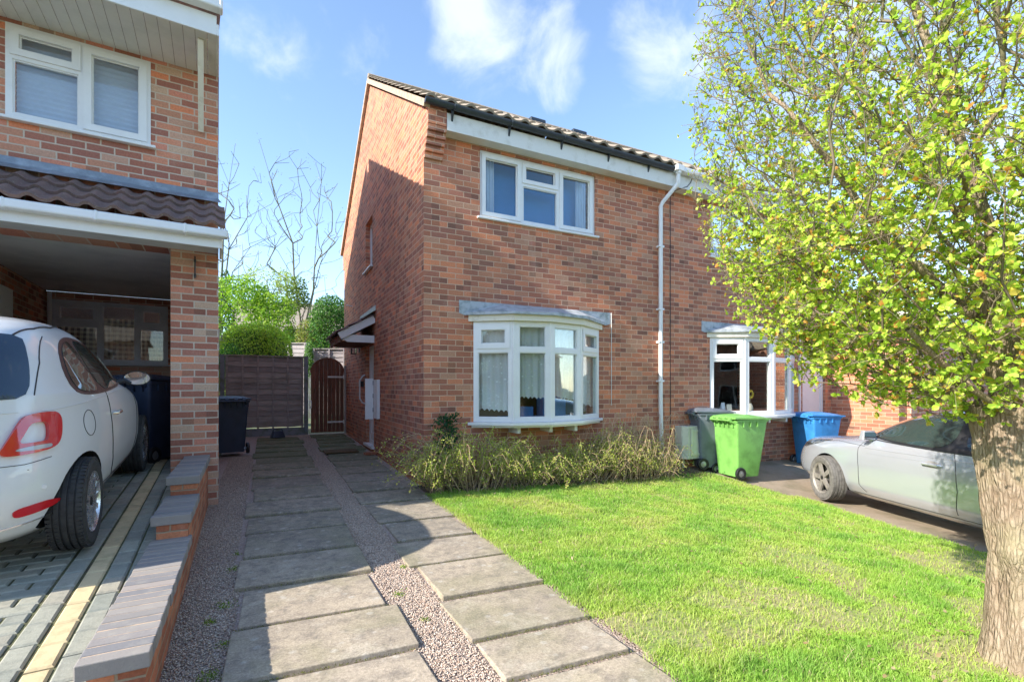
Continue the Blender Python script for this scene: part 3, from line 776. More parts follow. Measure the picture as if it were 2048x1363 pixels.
    c = MB(); c.tube([(0,5.92,3.18),(-.16,5.92,3.2)], .012, 6); c.build('overflow_pipe', M['upvc'], h)
    return h
centre_house()

def downpipe():
    t = thing('downpipe', 'white downpipe with a swan neck bend fixed to the brick wall', 'downpipe', (4.06,-.05,-.1))
    m = MB(); o = Vector((4.06,-.05,-.1))
    P = [(4.24,-.265,4.85),(4.24,-.265,4.62),(4.225,-.245,4.58),(4.08,-.07,4.33),(4.06,-.05,4.27),(4.06,-.05,1.0),(4.07,-.05,.6),(4.09,-.05,-.1)]
    m.tube([Vector(p)-o for p in P], .034, 10); m.build('pipe', M['upvc'], t, smooth=True)
    for z in (3.6, 2.55, 1.35, 2.0):
        c = MB(); c.box(-.055, .055, -.03, .048, z+.08, z+.11); c.build('clip', M['upvc'], t)
    c = MB(); c.tube([(.18,-.215,4.86),(.18,-.215,4.95)], .05, 12); c.box(.11,.27,-.275,-.155,4.90,5.0); c.build('hopper', M['upvc'], t, bevel=.008)
downpipe()

def neighbour():
    h = thing('brick_house', 'attached brick house with white gutter behind the bins and silver car', 'house', (4.2,0,0))
    ox = 4.2
    L = lambda a: a-ox
    w = MB(); w.plate(0.0005, L(8.9), -.8, 4.62, 0, .28, [(L(5.29),L(7.25),3.6,4.54),(L(5.35),L(7.35),.82,2.12),(L(7.93),L(8.70),.05,2.15)])
    w.box(L(8.62), L(8.9), .2805, 7.13, -.8, 4.62)
    w.box(L(8.9)+.0005, L(8.9)+.28, -1.25, .28, -.9, 2.55)
    w.build('wall', M['brick'], h)
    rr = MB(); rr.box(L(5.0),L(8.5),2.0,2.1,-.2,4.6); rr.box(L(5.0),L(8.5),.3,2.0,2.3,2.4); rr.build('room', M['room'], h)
    window(h, L(5.29), L(7.25), 3.6, 4.54, WIN3, M['upvc'], depth=.03, sillw=.075)
    pts = [(L(5.26),0),(L(5.80),-.33),(L(6.42),-.43),(L(7.06),-.33),(L(7.66),0)]
    bow_window(h, pts, .74, 2.13, M['upvc'], 'y')
    d = MB(); d.plate(L(7.932), L(8.698), .06, 2.145, .05, .12, [(L(8.0),L(8.63),.1,2.08)]); d.box(L(8.001), L(8.629), .07, .11, .1, 2.08); d.build('door', M['upvc'], h, bevel=.004)
    n = MB(); n.box(L(7.80), L(7.835), -.03, -.001, -.3, 2.4); n.build('door_frame', M['upvc'], h)
    for i, (x, w_, hh) in enumerate(((5.56,.09,.16),(5.70,.13,.13))):
        m = MB(); m.add([(L(x),-.02,.80),(L(x)+w_,-.02,.80),(L(x)+w_,-.005,.80+hh),(L(x),-.005,.80+hh),(L(x),.05,.80),(L(x)+w_,.05,.80)], [(0,1,2,3),(3,2,5,4)])
        o = m.build('greeting_card', M['cream'] if i else M['voile'], None); o.location = (ox,0,0); tag(o, ('small pale card standing inside the right hand bow window, nearest the frame', 'wider cream card standing inside the right hand bow window')[i], 'card')
    v = thing('flower_vase', 'cream vase holding a yellow sunflower inside the right hand bow window', 'vase', (6.18,-.12,.79))
    m = MB(); m.lathe([(.001,0),(.045,.0),(.06,.05),(.05,.11),(.03,.14),(.035,.155)], 20); m.build('vase', M['cream'], v, smooth=True)
    m = MB(); m.tube([(0,0,.1),(.01,0,.22),(0,-.01,.30)], .006, 6); m.build('stem', M['twig'], v)
    m = MB()
    for i in range(18):
        a = 2*PI*i/18; c_, s_ = math.cos(a), math.sin(a); m.add([(.03*c_,-.02,.32+.03*s_),(.06*c_-.014*s_,-.03,.32+.06*s_+.014*c_),(.095*c_,-.02,.32+.095*s_),(.06*c_+.014*s_,-.03,.32+.06*s_-.014*c_)], [(0,1,2,3)])
    m.build('flower_head', M['petal'], v)
    rf = roof_pair(h, .002, L(8.98), -.25, 4.90, 3.73, 7.33, 7.72, M['tile'])
    v = MB(); v.box(.35, .75, 3.3, 3.62, 7.15, 7.30); v.build('roof_vent', M['gut_black'], rf, bevel=.02)
    f = MB(); f.box(.001, L(8.9), -.2, -.182, 4.575, 4.80); f.build('fascia', M['old_white'], h)
    f = MB(); f.box(.001, L(8.9), -.181, -.001, 4.585, 4.615); f.build('soffit', M['soffit'], h)
    g = MB(); g.box(.13-.0, L(8.9), -.32, -.205, 4.79, 4.88); g.build('gutter', M['upvc'], h, bevel=.02, seg=3)
    # single storey wing stepping forward, its side wall catches the sun
    wn = thing('brick_wing', 'low sunlit brick wing with a wide window behind the silver car', 'house', (9.19,-1.3,-.3))
    a = MB(); a.M = Matrix(((0,1,0,0),(1,0,0,0),(0,0,1,0),(0,0,0,1)))
    a.plate(-.02, 1.28, -.6, 2.85, 0, .25, [(.55,1.20,1.05,2.2)])
    a.M = None; a.box(.2505, 4.2, -.02, .25, -.6, 2.85)
    a.build('wall', M['brick_left'], wn)
    window(wn, .55, 1.20, 1.05, 2.2, [(0,.5,0,1,0),(.5,1,0,1,0)], M['upvc'], Matrix(((0,1,0,0),(1,0,0,0),(0,0,1,0),(0,0,0,1))), depth=.05, sillw=.08)
    b = MB(); b.box(.27, .29, .3, 1.28, .8, 2.4); b.build('window_blind', M['blind'], wn)
    b = MB(); b.box(-.12, 4.3, -.14, 1.28, 2.852, 3.0); b.build('flat_roof', M['old_white'], wn)
neighbour()

def canopy():
    t = thing('door_canopy', 'tiled lean-to canopy with white ends over the side door', 'canopy', (0,3.24,0))
    # local y = 0..1.6
    for y0 in (0.0, 1.56):
        b = MB(); b.beam((-.004, y0+.02, 2.545), (-.645, y0+.02, 2.19), .04, .135, (0,0,1)); b.build('barge_board', M['upvc'], t)
        b = MB(); b.prism([(-.004,2.09),(-.50,2.09),(-.58,2.14),(-.50,2.225),(-.004,2.225)], lambda a, c, d: (a, d, c), y0+.045 if y0 == 0 else y0-.045, y0+.08 if y0 == 0 else y0-.01); b.build('cross_beam', M['upvc'], t)
    b = MB(); b.box(-.64, -.61, .045, 1.53, 2.08, 2.22); b.box(-.609,-.005,.085,1.5,2.10,2.115); b.build('fascia', M['gate'], t)
    r = MB(); d = Vector((.69,0,.385)).normalized(); tiled_roof(r, (-.70,1.65,2.225), (0,-1,0), (.69,0,.385), 1.70, .79, roll=.2, course=.26); r.build('roof', M['tile_dark'], t, smooth=True, angle=50)
    l = MB(); l.add([(-.004,-.07,2.80),(-.004,1.66,2.80),(-.004,1.66,2.70),(-.2,1.68,2.57),(-.2,-.09,2.57),(-.004,-.07,2.70)], [(0,1,2,5),(5,2,3,4)]); l.build('flashing', M['lead_pale'], t)
canopy()

def side_bits():
    # lantern
    t = thing('wall_lantern', 'small black carriage lantern on the side wall under the canopy', 'lamp', (0,4.95,2.12))
    m = MB(); m.box(-.02,-.001,-.03,.03,-.1,.08); m.tube([(-.01,0,.05),(-.08,0,.09),(-.13,0,.06)], .008, 6); m.frustum((-.19,-.07,-.06,.06),(-.14,-.12,-.01,.01),.03,.075); m.frustum((-.18,-.08,-.05,.05),(-.19,-.07,-.06,.06),-.15,-.135)
    for a, b in ((-.178,-.048),(-.178,.048),(-.082,-.048),(-.082,.048)): m.box(a-.006,a+.006,b-.006,b+.006,-.136,.031)
    m.build('lamp_frame', M['black'], t)
    g = MB(); g.box(-.17,-.09,-.042,.042,-.13,.028); g.build('lamp_glass', M['glass'], t)
    t = thing('grab_rail', 'white plastic grab rail fixed beside the side door', 'rail', (0,4.35,.9))
    m = MB(); m.tube([(-.001,-.02,0),(-.05,-.02,.02),(-.10,0,.10),(-.10,0,.48),(-.05,-.02,.57),(-.001,-.02,.6)], .016, 8); m.build('rail', M['upvc'], t, smooth=True)
    k = MB(); k.box(-.07,-.001,.08,.16,.35,.47); k.build('key_safe', M['black'], t, bevel=.01)
    t = thing('meter_box', 'white meter box with its flap standing open beside the side door', 'meter box', (0,2.78,.66))
    m = MB(); m.box(-.055,-.001,0,.34,0,.72); m.build('case', M['upvc'], t, bevel=.004)
    m = MB(); m.box(-.205,-.058,.335,.355,-.02,.74); d = m.build('door', M['upvc'], t, bevel=.004)
    for z in (.12,.38,.62):
        k = MB(); k.tube([(-.062,.325,z),(-.062,.325,z+.08)], .010, 6); k.build('hinge', M['grey_metal'], d)
    t = thing('gas_meter_box', 'cream gas meter box standing by the wall behind the black bin', 'meter box', (4.42,-.22,.02))
    m = MB(); m.prism([(0,.22),(0,.05),(.10,0),(.46,0),(.46,.22)], lambda a, b, d: (a, b, d), .0, .56); m.build('case', M['meter'], t, bevel=.01)
    m = MB(); m.plate(.15,.42,.06,.5,-.014,-.001,[(.19,.38,.1,.46)]); m.build('door', M['meter'], t)
    m = MB(); m.tube([(.1,.12,.0),(.1,.12,-.2)], .02, 8); m.build('pipe', M['meter'], t)
    m = MB(); m.box(-.9,-.3,-.25,.25,-.004,.012); o = m.build('doormat', M['mat_brown'], None, bevel=.004); o.location = (.02,3.55,G(-.4,3.55)+.012); o.rotation_euler.z = 0
    tag(o, 'worn brown doormat on the green slabs by the side door', 'doormat')
    m = MB()
    for i in range(3): m.box(-.11,.11,-.05,.05,.0,.05) if i == 0 else None
    o = m.build('loose_brick', M['brick_low'], None, bevel=.004); o.location = (-.14,2.95,G(-.1,2.95)); o.rotation_euler.z = .3
    tag(o, 'single loose red brick lying on the path below the meter box', 'brick')
    m = MB()
    for i in range(26):
        y = random.choice([random.gauss(1.35,.2), random.gauss(2.2,.2)]); x = -.06-abs(random.gauss(0,.03)); s = .012
        a = random.random()*PI; z = G(x,y)+.012
        m.add([(x+s*math.cos(a), y+s*math.sin(a), z),(x-s*math.sin(a), y+s*math.cos(a), z+.006),(x-s*math.cos(a), y-s*math.sin(a), z),(x+s*math.sin(a), y-s*math.cos(a), z+.004)], [(0,1,2,3)])
    tag(m.build('fallen_petals', M['petal'], None), 'scatter of yellow petals along the foot of the side wall', 'petals', kind='stuff')
side_bits()

#%%LEFT HOUSE
LX, LY, LA = -2.322, .10, R(4.65)
def left_house():
    h = thing('brick_house', 'orange brick house on the left with an open carport and jutting eaves', 'house', (LX,LY,0), LA)
    w = MB()
    w.plate(-6.0, -.004, 2.72, 4.70, 0, .28, [(-1.708,-.611,3.765,4.65)])
    w.box(-.4405, 0, 0, .44, -.2, 2.7195)                       # carport pillar
    w.box(-.28, -.004, .441, 7.3, -.2, 2.7195)                    # side wall of the carport
    w.box(-.28, -.004, .281, 7.3, 2.72, 4.70)
    w.prism([(0,4.70),(7.6,4.70),(3.8,7.38)], lambda a, b, d: (d, a, b), -.28, -.004)
    w.M = None
    w.plate(-2.25, -.2805, -.2, 2.7195, 3.75, 3.95, [(-2.2,-.72,1.62,2.60)])
    w.box(-6.0, -2.25, 3.75, 3.95, -.2, 2.7195)
    w.build('wall', M['brick_left'], h)
    w = MB(); w.M = Matrix(((0,1,0,-2.50),(1,0,0,0),(0,0,1,0),(0,0,0,1)))
    w.plate(.3, 3.7495, .2, 2.7195, 0, .25, [(1.0,1.9,.35,2.45)]); w.M = None
    w.build('wall', M['brick_left'], h)
    dr = MB(); dr.M = Matrix(((0,1,0,-2.50),(1,0,0,0),(0,0,1,0),(0,0,0,1))); dr.plate(1.0,1.9,.36,2.44,.26,.32,[(1.08,1.82,.9,2.36)]); dr.plate(1.02,1.88,.38,2.42,.33,.36,[]); dr.build('door', M['upvc'], h)
    pp = MB(); pp.tube([(-2.20,3.68,.4),(-2.20,3.68,2.70)], .03, 8); pp.build('pipe', M['upvc'], h)
    c = MB(); c.box(-6.0, -.2805, -.50, 3.7495, 2.721, 2.76); c.box(-.2805,.0,-.5,-.0005,2.721,2.76); c.build('carport_ceiling', M['render'], h)
    # carport back window
    wl = [(0,.40,.62,1,1),(0,.40,0,.62,0),(.40,.72,0,1,0),(.72,1,.62,1,1),(.72,1,0,.62,0)]
    window(h, -2.2, -.72, 1.62, 2.60, wl, M['grey_frame'], depth=3.74, sill=True, sash=.05)
    ck = MB()
    for a, b, z0, z1 in ((-2.15,-1.64,1.7,2.2),(-1.60,-1.16,1.72,2.36),(-1.10,-.77,1.70,2.18)):
        n = 24; vs = []
        for j in range(n+1):
            for i in range(n+1):
                u = i/n; v = j/n; bul = math.sin(PI*u)*math.sin(PI*min(1, v*1.0))
                vs.append((a+(b-a)*u, 3.88-.05*bul-.015*math.sin(u*PI*9), z0+(z1-z0)*v-.10*math.sin(PI*u)*(1-v)+.05*(1-v)))
        ck.add(vs, [(j*(n+1)+i, j*(n+1)+i+1, (j+1)*(n+1)+i+1, (j+1)*(n+1)+i) for j in range(n) for i in range(n)])
    ck.build('curtain', M['check'], h, smooth=True)
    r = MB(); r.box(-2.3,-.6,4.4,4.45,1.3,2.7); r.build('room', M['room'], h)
    # upper window
    window(h, -1.708, -.611, 3.765, 4.65, [(0,.50,0,.66,0),(0,.50,.66,1,1),(.50,1,0,1,1)], M['upvc'], depth=-.012, sillw=.05, fw=.05, sash=.045)
    bl = MB()
    for x0, x1 in ((-1.66,-1.16),(-1.12,-.65)):
        n = 34; vs = []
        for i in range(n+1):
            z = 3.78+.84*i/n; y = .10+(.010 if i % 2 else 0); vs += [(x0,y,z),(x1,y,z)]
        bl.add(vs, [(2*i,2*i+1,2*i+3,2*i+2) for i in range(n)])
    bl.build('window_blind', M['blind'], h)
    # upper eaves
    s = MB()
    x = -6.0
    while x < -.03:
        s.box(x+.002, min(x+.098, -.02), -.735, -.0005, 4.692, 4.702); x += .1
    s.build('soffit', M['soffit'], h, bevel=.002)
    s = MB(); s.box(-6.0, -.02, -.757, -.737, 4.69, 4.88); s.box(-.02,.0,-.757,.0,4.69,4.80); s.build('fascia', M['upvc'], h, bevel=.003)
    s = MB(); s.box(-6.0, .03, -.87, -.76, 4.895, 4.985); s.box(.0, .034, -.875, -.756, 4.89, 4.99)
    for x in (-.42, -1.3, -2.2): s.box(x-.02, x+.02, -.876, -.756, 4.885, 4.99)
    s.build('gutter', M['upvc'], h, bevel=.022, seg=3)
    rr = MB(); L = math.hypot(3.8+.84, 2.35)
    tiled_roof(rr, (-6.0,-.84,4.97), (1,0,0), (0,4.64,2.62), 6.04, L); tiled_roof(rr, (-6.0,8.4,4.97), (1,0,0), (0,-4.6,2.62), 6.04, L)
    rr.build('roof', M['tile_dark'], h, smooth=True, angle=50)
    b = MB(); b.beam((-.165,-.03,4.04), (-.155,-.62,4.69), .072, .05, (1,0,0)); b.build('brace', M['cream'], h)
    # lean-to over the carport
    rr = MB(); tiled_roof(rr, (-6.0,-.68,2.835), (1,0,0), (0,.68,.43), 6.07, .79, roll=.19, course=.265, amp=.032); lr = rr.build('porch_roof', M['tile_dark'], h, smooth=True, angle=50)
    f = MB(); f.add([(-6,-.006,3.40),(.0,-.006,3.40),(.0,-.006,3.335),(.03,-.09,3.27),(-6,-.09,3.27),(-6,-.006,3.335)], [(0,1,2,5),(5,2,3,4)]); f.build('flashing', M['lead'], h)
    f = MB(); f.box(-6.0, .03, -.585, -.565, 2.645, 2.78); f.box(.008,.03,-.5645,-.001,2.665,2.86); f.build('fascia', M['upvc'], h, bevel=.003)
    f = MB(); f.box(-6.0, .08, -.69, -.588, 2.735, 2.82); 
    for x in (-.28,-.95,-1.55,-2.3): f.box(x-.018, x+.018, -.697, -.588, 2.728, 2.825)
    f.build('gutter', M['upvc'], h, bevel=.022, seg=3)
    k = MB(); k.tube([(-.22,-.03,2.42),(-.22,-.03,2.66)], .008, 6); k.box(-.23,-.21,-.03,-.001,2.6,2.63); k.box(-.23,-.21,-.03,-.001,2.44,2.47); k.build('hook', M['black'], h)
left_house()

# low wall with engineering brick coping, stepping up the drive
def low_wall():
    t = thing('garden_wall', 'low stepped red brick wall with blue black brick coping beside the gravel', 'wall', (-2.25,-3.84,0), R(2.2))
    w = MB()
    segs = [(0,1.72,.18),(1.72,2.47,.34),(2.47,4.22,.49)]
    for a, b, z in segs: w.box(-.205, -.02, a+.01, b+(.01 if b < 4 else 0), -.3, z-.067)
    for (a, b, z), (c, d, z2) in zip(segs, segs[1:]): w.box(-.2045, -.0205, c-.0, c+.009, z-.066, z2-.068)
    w.build('brickwork', M['brick_low'], t)
    for a, b, z in segs:
        m = MB(); y = a-.02; pitch = .0775
        while y < b-.02:
            j = random.uniform(-.003,.003); m.box(-.235+j, .0+j, y+.005, y+pitch-.005, z-.065, z+random.uniform(-.0015,.0015)); y += pitch
        m.build('coping', M['coping'], t, bevel=.005, seg=2)
        q = MB(); q.box(-.230, -.005, a-.008, b-.026, z-.064, z-.0035); q.build('coping_mortar', M['mortar'], t)
low_wall()

# block paved drive, rising towards the carport
def drive():
    base = Matrix.Translation((-2.50,-3.84,0)) @ Matrix.Rotation(R(3.6), 4, 'Z')
    def top(x, y):
        p = base @ Vector((x, y, 0)); return (p.x, p.y, DR(p.y))
    def blk(mb, x0, x1, y0, y1):
        g = .0055; b = .009; t = random.uniform(-.0025,.0025)
        q = lambda x, y, dz: (lambda p: (p[0], p[1], p[2]+dz+t))(top(x, y))
        x0 += g; x1 -= g; y0 += g; y1 -= g
        o = [q(x0,y0,-.008), q(x1,y0,-.008), q(x1,y1,-.008), q(x0,y1,-.008)]; i = [q(x0+b,y0+b,0), q(x1-b,y0+b,0), q(x1-b,y1-b,0), q(x0+b,y1-b,0)]
        d = [q(x0,y0,-.05), q(x1,y0,-.05), q(x1,y1,-.05), q(x0,y1,-.05)]
        mb.add(i+o+d, [(0,1,2,3)]+[(4+k,4+(k+1)%4,(k+1)%4,k) for k in range(4)]+[(8+k,8+(k+1)%4,4+(k+1)%4,4+k) for k in range(4)])
    m = MB(); c = MB()
    y = -2.2+.03
    while y < 4.6:
        blk(c, -.215, -.11, y, y+.205)
        blk(m, -.11, .0, y+.07, y+.275); blk(m, .0, .11, y+.02, y+.225)
        blk(m, -.325, -.22, y+.04, y+.245); y += .205
    r = 0; y = -2.2
    while y < 7.6:
        x = -.33-(.105 if r % 2 else 0)
        if r % 2: blk(m, -.435, -.33, y, y+.103)
        while x > -4.2: blk(m, x-.21, x, y, y+.103); x -= .21
        y += .103; r += 1
    o = m.build('block_paved_drive', M['block'], None); tag(o, kind='structure')
    o = c.build('cream_block_band', M['block_cream'], None); tag(o, kind='structure')
    V = []; F = []
    yy = lin(-2.3, 7.7, 60)
    for yv in yy:
        for xv in (-4.3, .16):
            p = top(xv, yv); V.append((p[0], p[1], p[2]-.011))
    F = [(2*i, 2*i+1, 2*i+3, 2*i+2) for i in range(len(yy)-1)]
    tag(npmesh('drive_bed', V, F, M['joint'], None), kind='structure')
drive()
#%%REST
#%%BINS
def wheelie_bin(name, label, loc, rz, body, lid, wheel_hub=None):
    """back (wheels, hinge) faces local -x"""
    t = thing(name, label, 'bin', loc, rz, 'wheeled rubbish bins')
    b = MB(); b.frustum((-.20,.24,-.225,.225), (-.27,.36,-.285,.285), .035, .93, .035)
    b.frustum((-.285,.375,-.30,.30), (-.285,.375,-.30,.30), .9305, .965, .03)
    r = b
    for y in (-.17, 0, .17): r.box(.362, .375, y-.012, y+.012, .84, .929)
    for x in (-.14, 0, .14): r.box(x-.01, x+.01, -.300, -.282, .85, .929); r.box(x-.01, x+.01, .282, .300, .85, .929)
    for y in (-.2,-.1,.0,.1,.2): r.prism([(-.31,.96),(-.285,.84),(-.265,.84),(-.265,.96)], lambda a, c, d: (a, d, c), y-.014, y+.014)
    b.build('body', body, t, smooth=True, angle=35)
    h = MB(); h.tube([(-.265,-.24,.90),(-.36,-.22,.955),(-.36,.22,.955),(-.265,.24,.90)], .016, 8)
    h.build('handle', body, t, smooth=True)
    l = MB(); vs = []; nx, ny = 10, 8
    for z0 in (0, 1):
        for i in range(nx+1):
            for j in range(ny+1):
                u = i/nx; v = j/ny; x = -.33+.735*u; y = -.315+.63*v
                dome = .055*math.sin(PI*min(1, u*1.05+.0))**.6*math.sin(PI*v)**.35 if 0 < v < 1 and 0 < u < .95 else 0
                z = .97+(.012+dome+.022*(1-u) if z0 else -.012+ (0.02*(1-u)))
                vs.append((x, y, z))
    m = (nx+1)*(ny+1); g = lambda i, j: i*(ny+1)+j; fs = []
    for i in range(nx):
        for j in range(ny): fs.append((m+g(i,j), m+g(i+1,j), m+g(i+1,j+1), m+g(i,j+1))); fs.append((g(i,j), g(i,j+1), g(i+1,j+1), g(i+1,j)))
    for i in range(nx): fs += [(g(i,0), g(i+1,0), m+g(i+1,0), m+g(i,0)), (g(i,ny), m+g(i,ny), m+g(i+1,ny), g(i+1,ny))]
    for j in range(ny): fs += [(g(0,j), m+g(0,j), m+g(0,j+1), g(0,j+1)), (g(nx,j), g(nx,j+1), m+g(nx,j+1), m+g(nx,j))]
    l.add(vs, fs); lo = l.build('lid', lid, t, smooth=True, angle=45)
    for y in (-.2,-.07,.07,.2):
        k = MB(); k.prism([(-.36,.985),(-.30,1.02),(-.2,1.0),(-.2,.985),(-.30,.975),(-.35,.93)], lambda a, c, d: (a, d, c), y-.03, y+.03); k.build('hinge', lid, lo, bevel=.004)
    a = MB(); a.tube([(-.19,-.27,.10),(-.19,.27,.10)], .011, 8); a.build('axle', M['grey_metal'], t)
    for s in (-1, 1):
        Mx = Matrix.Translation((-.19, s*.275, .10)) @ Matrix.Rotation(PI/2, 4, 'X')
        w = MB(); w.lathe([(.055,-.022),(.09,-.024),(.1,-.014),(.1,.014),(.09,.024),(.055,.022)], 24, Mx, closed=True); wo = w.build('wheel', M['black'], t, smooth=True, angle=30)
        hb = MB(); hb.lathe([(.001,-.02),(.052,-.012),(.054,.012),(.001,.02)], 16, Mx); hb.build('hub', wheel_hub or M['grey_metal'], wo, smooth=True)
    return t
wheelie_bin('wheelie_bin', 'lime green wheelie bin at the edge of the lawn, nearest the silver car', (5.20,-.63,G(5.2,-.63)-.01), R(-8), M['bin_green'], M['bin_green'])
wheelie_bin('wheelie_bin', 'dark grey wheelie bin between the green bin and the cream meter box', (5.03,-.10,G(5.1,-.12)-.01), R(-17), M['bin_black'], M['bin_black'])
wheelie_bin('wheelie_bin', 'dark navy wheelie bin on the path behind the brick pillar', (-2.46,4.02,G(-2.4,4.0)+.02), R(100), M['bin_navy'], M['bin_navy'])
wheelie_bin('wheelie_bin', 'tall blue wheelie bin by the white door behind the silver car nose', (7.62,-.42,G(7.1,-.5)+.0), R(-14), M['bin_blue'], M['bin_blue'])
def at_left(s, off, z): return (LX+s*math.cos(LA)-off*math.sin(LA), LY+s*math.sin(LA)+off*math.cos(LA), z)
wheelie_bin('wheelie_bin', 'dark navy wheelie bin in the shade of the carport beside the white car', at_left(-.78,.95,DR(.6)-.02), R(64), M['bin_navy'], M['bin_navy'])

# small dark green tub by the fence
t = thing('watering_tub', 'small dark green tub tipped on the ground by the fence', 'tub', (-1.62,6.35,G(-1.6,6.35)+.02), .3)
m = MB(); m.frustum((-.15,.15,-.09,.09),(-.11,.11,-.06,.06),.0,.14,.03); m.build('tub', M['bin_navy'], t, smooth=True)
m = MB(); m.tube([(-.12,0,.12),(-.08,0,.2),(.08,0,.2),(.12,0,.12)], .01, 6); m.build('handle', M['bin_navy'], t)

#%%FENCES
def lap_panel(label, p, q, z0, z1, mat, battens=4, post=M['post'], group='garden fence panels', board=.135, gboard=.2, posts=(1,1)):
    p = Vector((*p, 0)); q = Vector((*q, 0)); d = q-p; L = d.length
    t = thing('fence_panel', label, 'fence', (p.x, p.y, z0), math.atan2(d.y, d.x), group)
    H = z1-z0; b = MB(); z = gboard; rnd = random.Random(int(L*977+p.x*31))
    while z < H-.05:
        zz = min(z+board+.03, H-.01); k = 14; vs = []
        for i in range(k+1):
            x = .05+(L-.1)*i/k; w = rnd.uniform(-.008,.008)
            vs += [(x, -.016, z+w), (x, .004, zz), (x, .012, zz), (x, -.004, z+w)]
        fs = []
        for i in range(k):
            for a in range(4): fs.append((4*i+a, 4*i+(a+1)%4, 4*i+4+(a+1)%4, 4*i+4+a))
        b.add(vs, fs); z += board
    b.build('board', mat, t)
    for i in range(battens):
        x = .08+(L-.16)*i/(battens-1); f = MB(); f.box(x-.02, x+.02, -.045, -.0165, gboard-.02, H-.005); f.build('batten', mat, t)
    f = MB(); f.box(.03, L-.03, -.05, .03, H-.004, H+.02); f.build('capping', mat, t)
    if gboard > .05: f = MB(); f.box(.04, L-.04, -.03, .02, -.05, gboard-.022); f.build('gravel_board', post, t)
    for s, x in zip(posts, (-.01, L+.01)):
        if s: f = MB(); f.box(x-.05, x+.05, -.055, .05, -.1, H+.02); f.build('post', post, t, bevel=.006)
    return t
lap_panel('dark waney lap fence panel beside the arched gate', (-2.78,7.15), (-.97,7.15), .06, 2.0, M['fence'], 6, posts=(0,1))
lap_panel('dark waney lap fence panel running on behind the brick pillar', (-4.62,7.15), (-2.80,7.15), .06, 2.0, M['fence'], 6, posts=(1,1))
lap_panel('pale lap fence panel beyond the hedge, left of the ivy', (-2.6,11.0), (-.72,10.05), .4, 2.60, M['fence_pale'], 5, gboard=.02)
lap_panel('pale lap fence panel beyond the arched gate, right of the ivy', (-.62,9.9), (1.2,9.3), .4, 2.42, M['fence_pale'], 5, gboard=.02)
f = thing('fence_panel', 'broken grey fence boards standing left of the clipped hedge', 'fence', (-2.98,8.2,.3), .2)
for i in range(5):
    b = MB(); b.box(i*.075-.15, i*.075-.09, -.01, .01, 0, 2.55-.06*i-.1*(i%2)); b.build('board', M['fence_pale'], f)

def gate():
    t = thing('garden_gate', 'brown arched wooden gate with white strap hinges', 'gate', (-.45,7.12,.09))
    b = MB(); W = .40; n = 8
    for i in range(n):
        x0 = -W+2*W*i/n+.002; x1 = -W+2*W*(i+1)/n-.002; k = 4; top = []
        for j in range(k+1):
            x = x0+(x1-x0)*j/k; top.append((x, 1.53+.36*math.sqrt(max(0, 1-(x/(W+.005))**2))))
        b.prism([(x0,.0),(x1,.0)]+top[::-1], lambda a, c, d: (a, d, c), -.022, .0)
    b.build('board', M['gate'], t, bevel=.003)
    r = MB(); pts = [(-W*math.cos(PI*i/16)*1.0, -.012, 1.53+.365*math.sin(PI*i/16)) for i in range(17)]; r.tube(pts, .022, 6); r.build('arched_rail', M['gate'], t, smooth=True)
    for z in (1.42, .26):
        s = MB(); s.box(.0,.385,-.03,-.0225,z-.022,z+.022); s.tube([(.395,-.03,z-.05),(.395,-.03,z+.05)], .018, 8); s.build('strap_hinge', M['old_white'], t)
    l = MB(); l.plate(-.44,-.385,.62,.82,-.075,-.056,[(-.425,-.40,.66,.78)]); l.build('latch', M['upvc'], t)
    for x, w, nm in ((.452,.045,'gate_post'),):
        p = MB(); p.box(x-w, x+w, -.05, .04, -.1, 1.72); p.build(nm, M['fence'], t, bevel=.004)
gate()

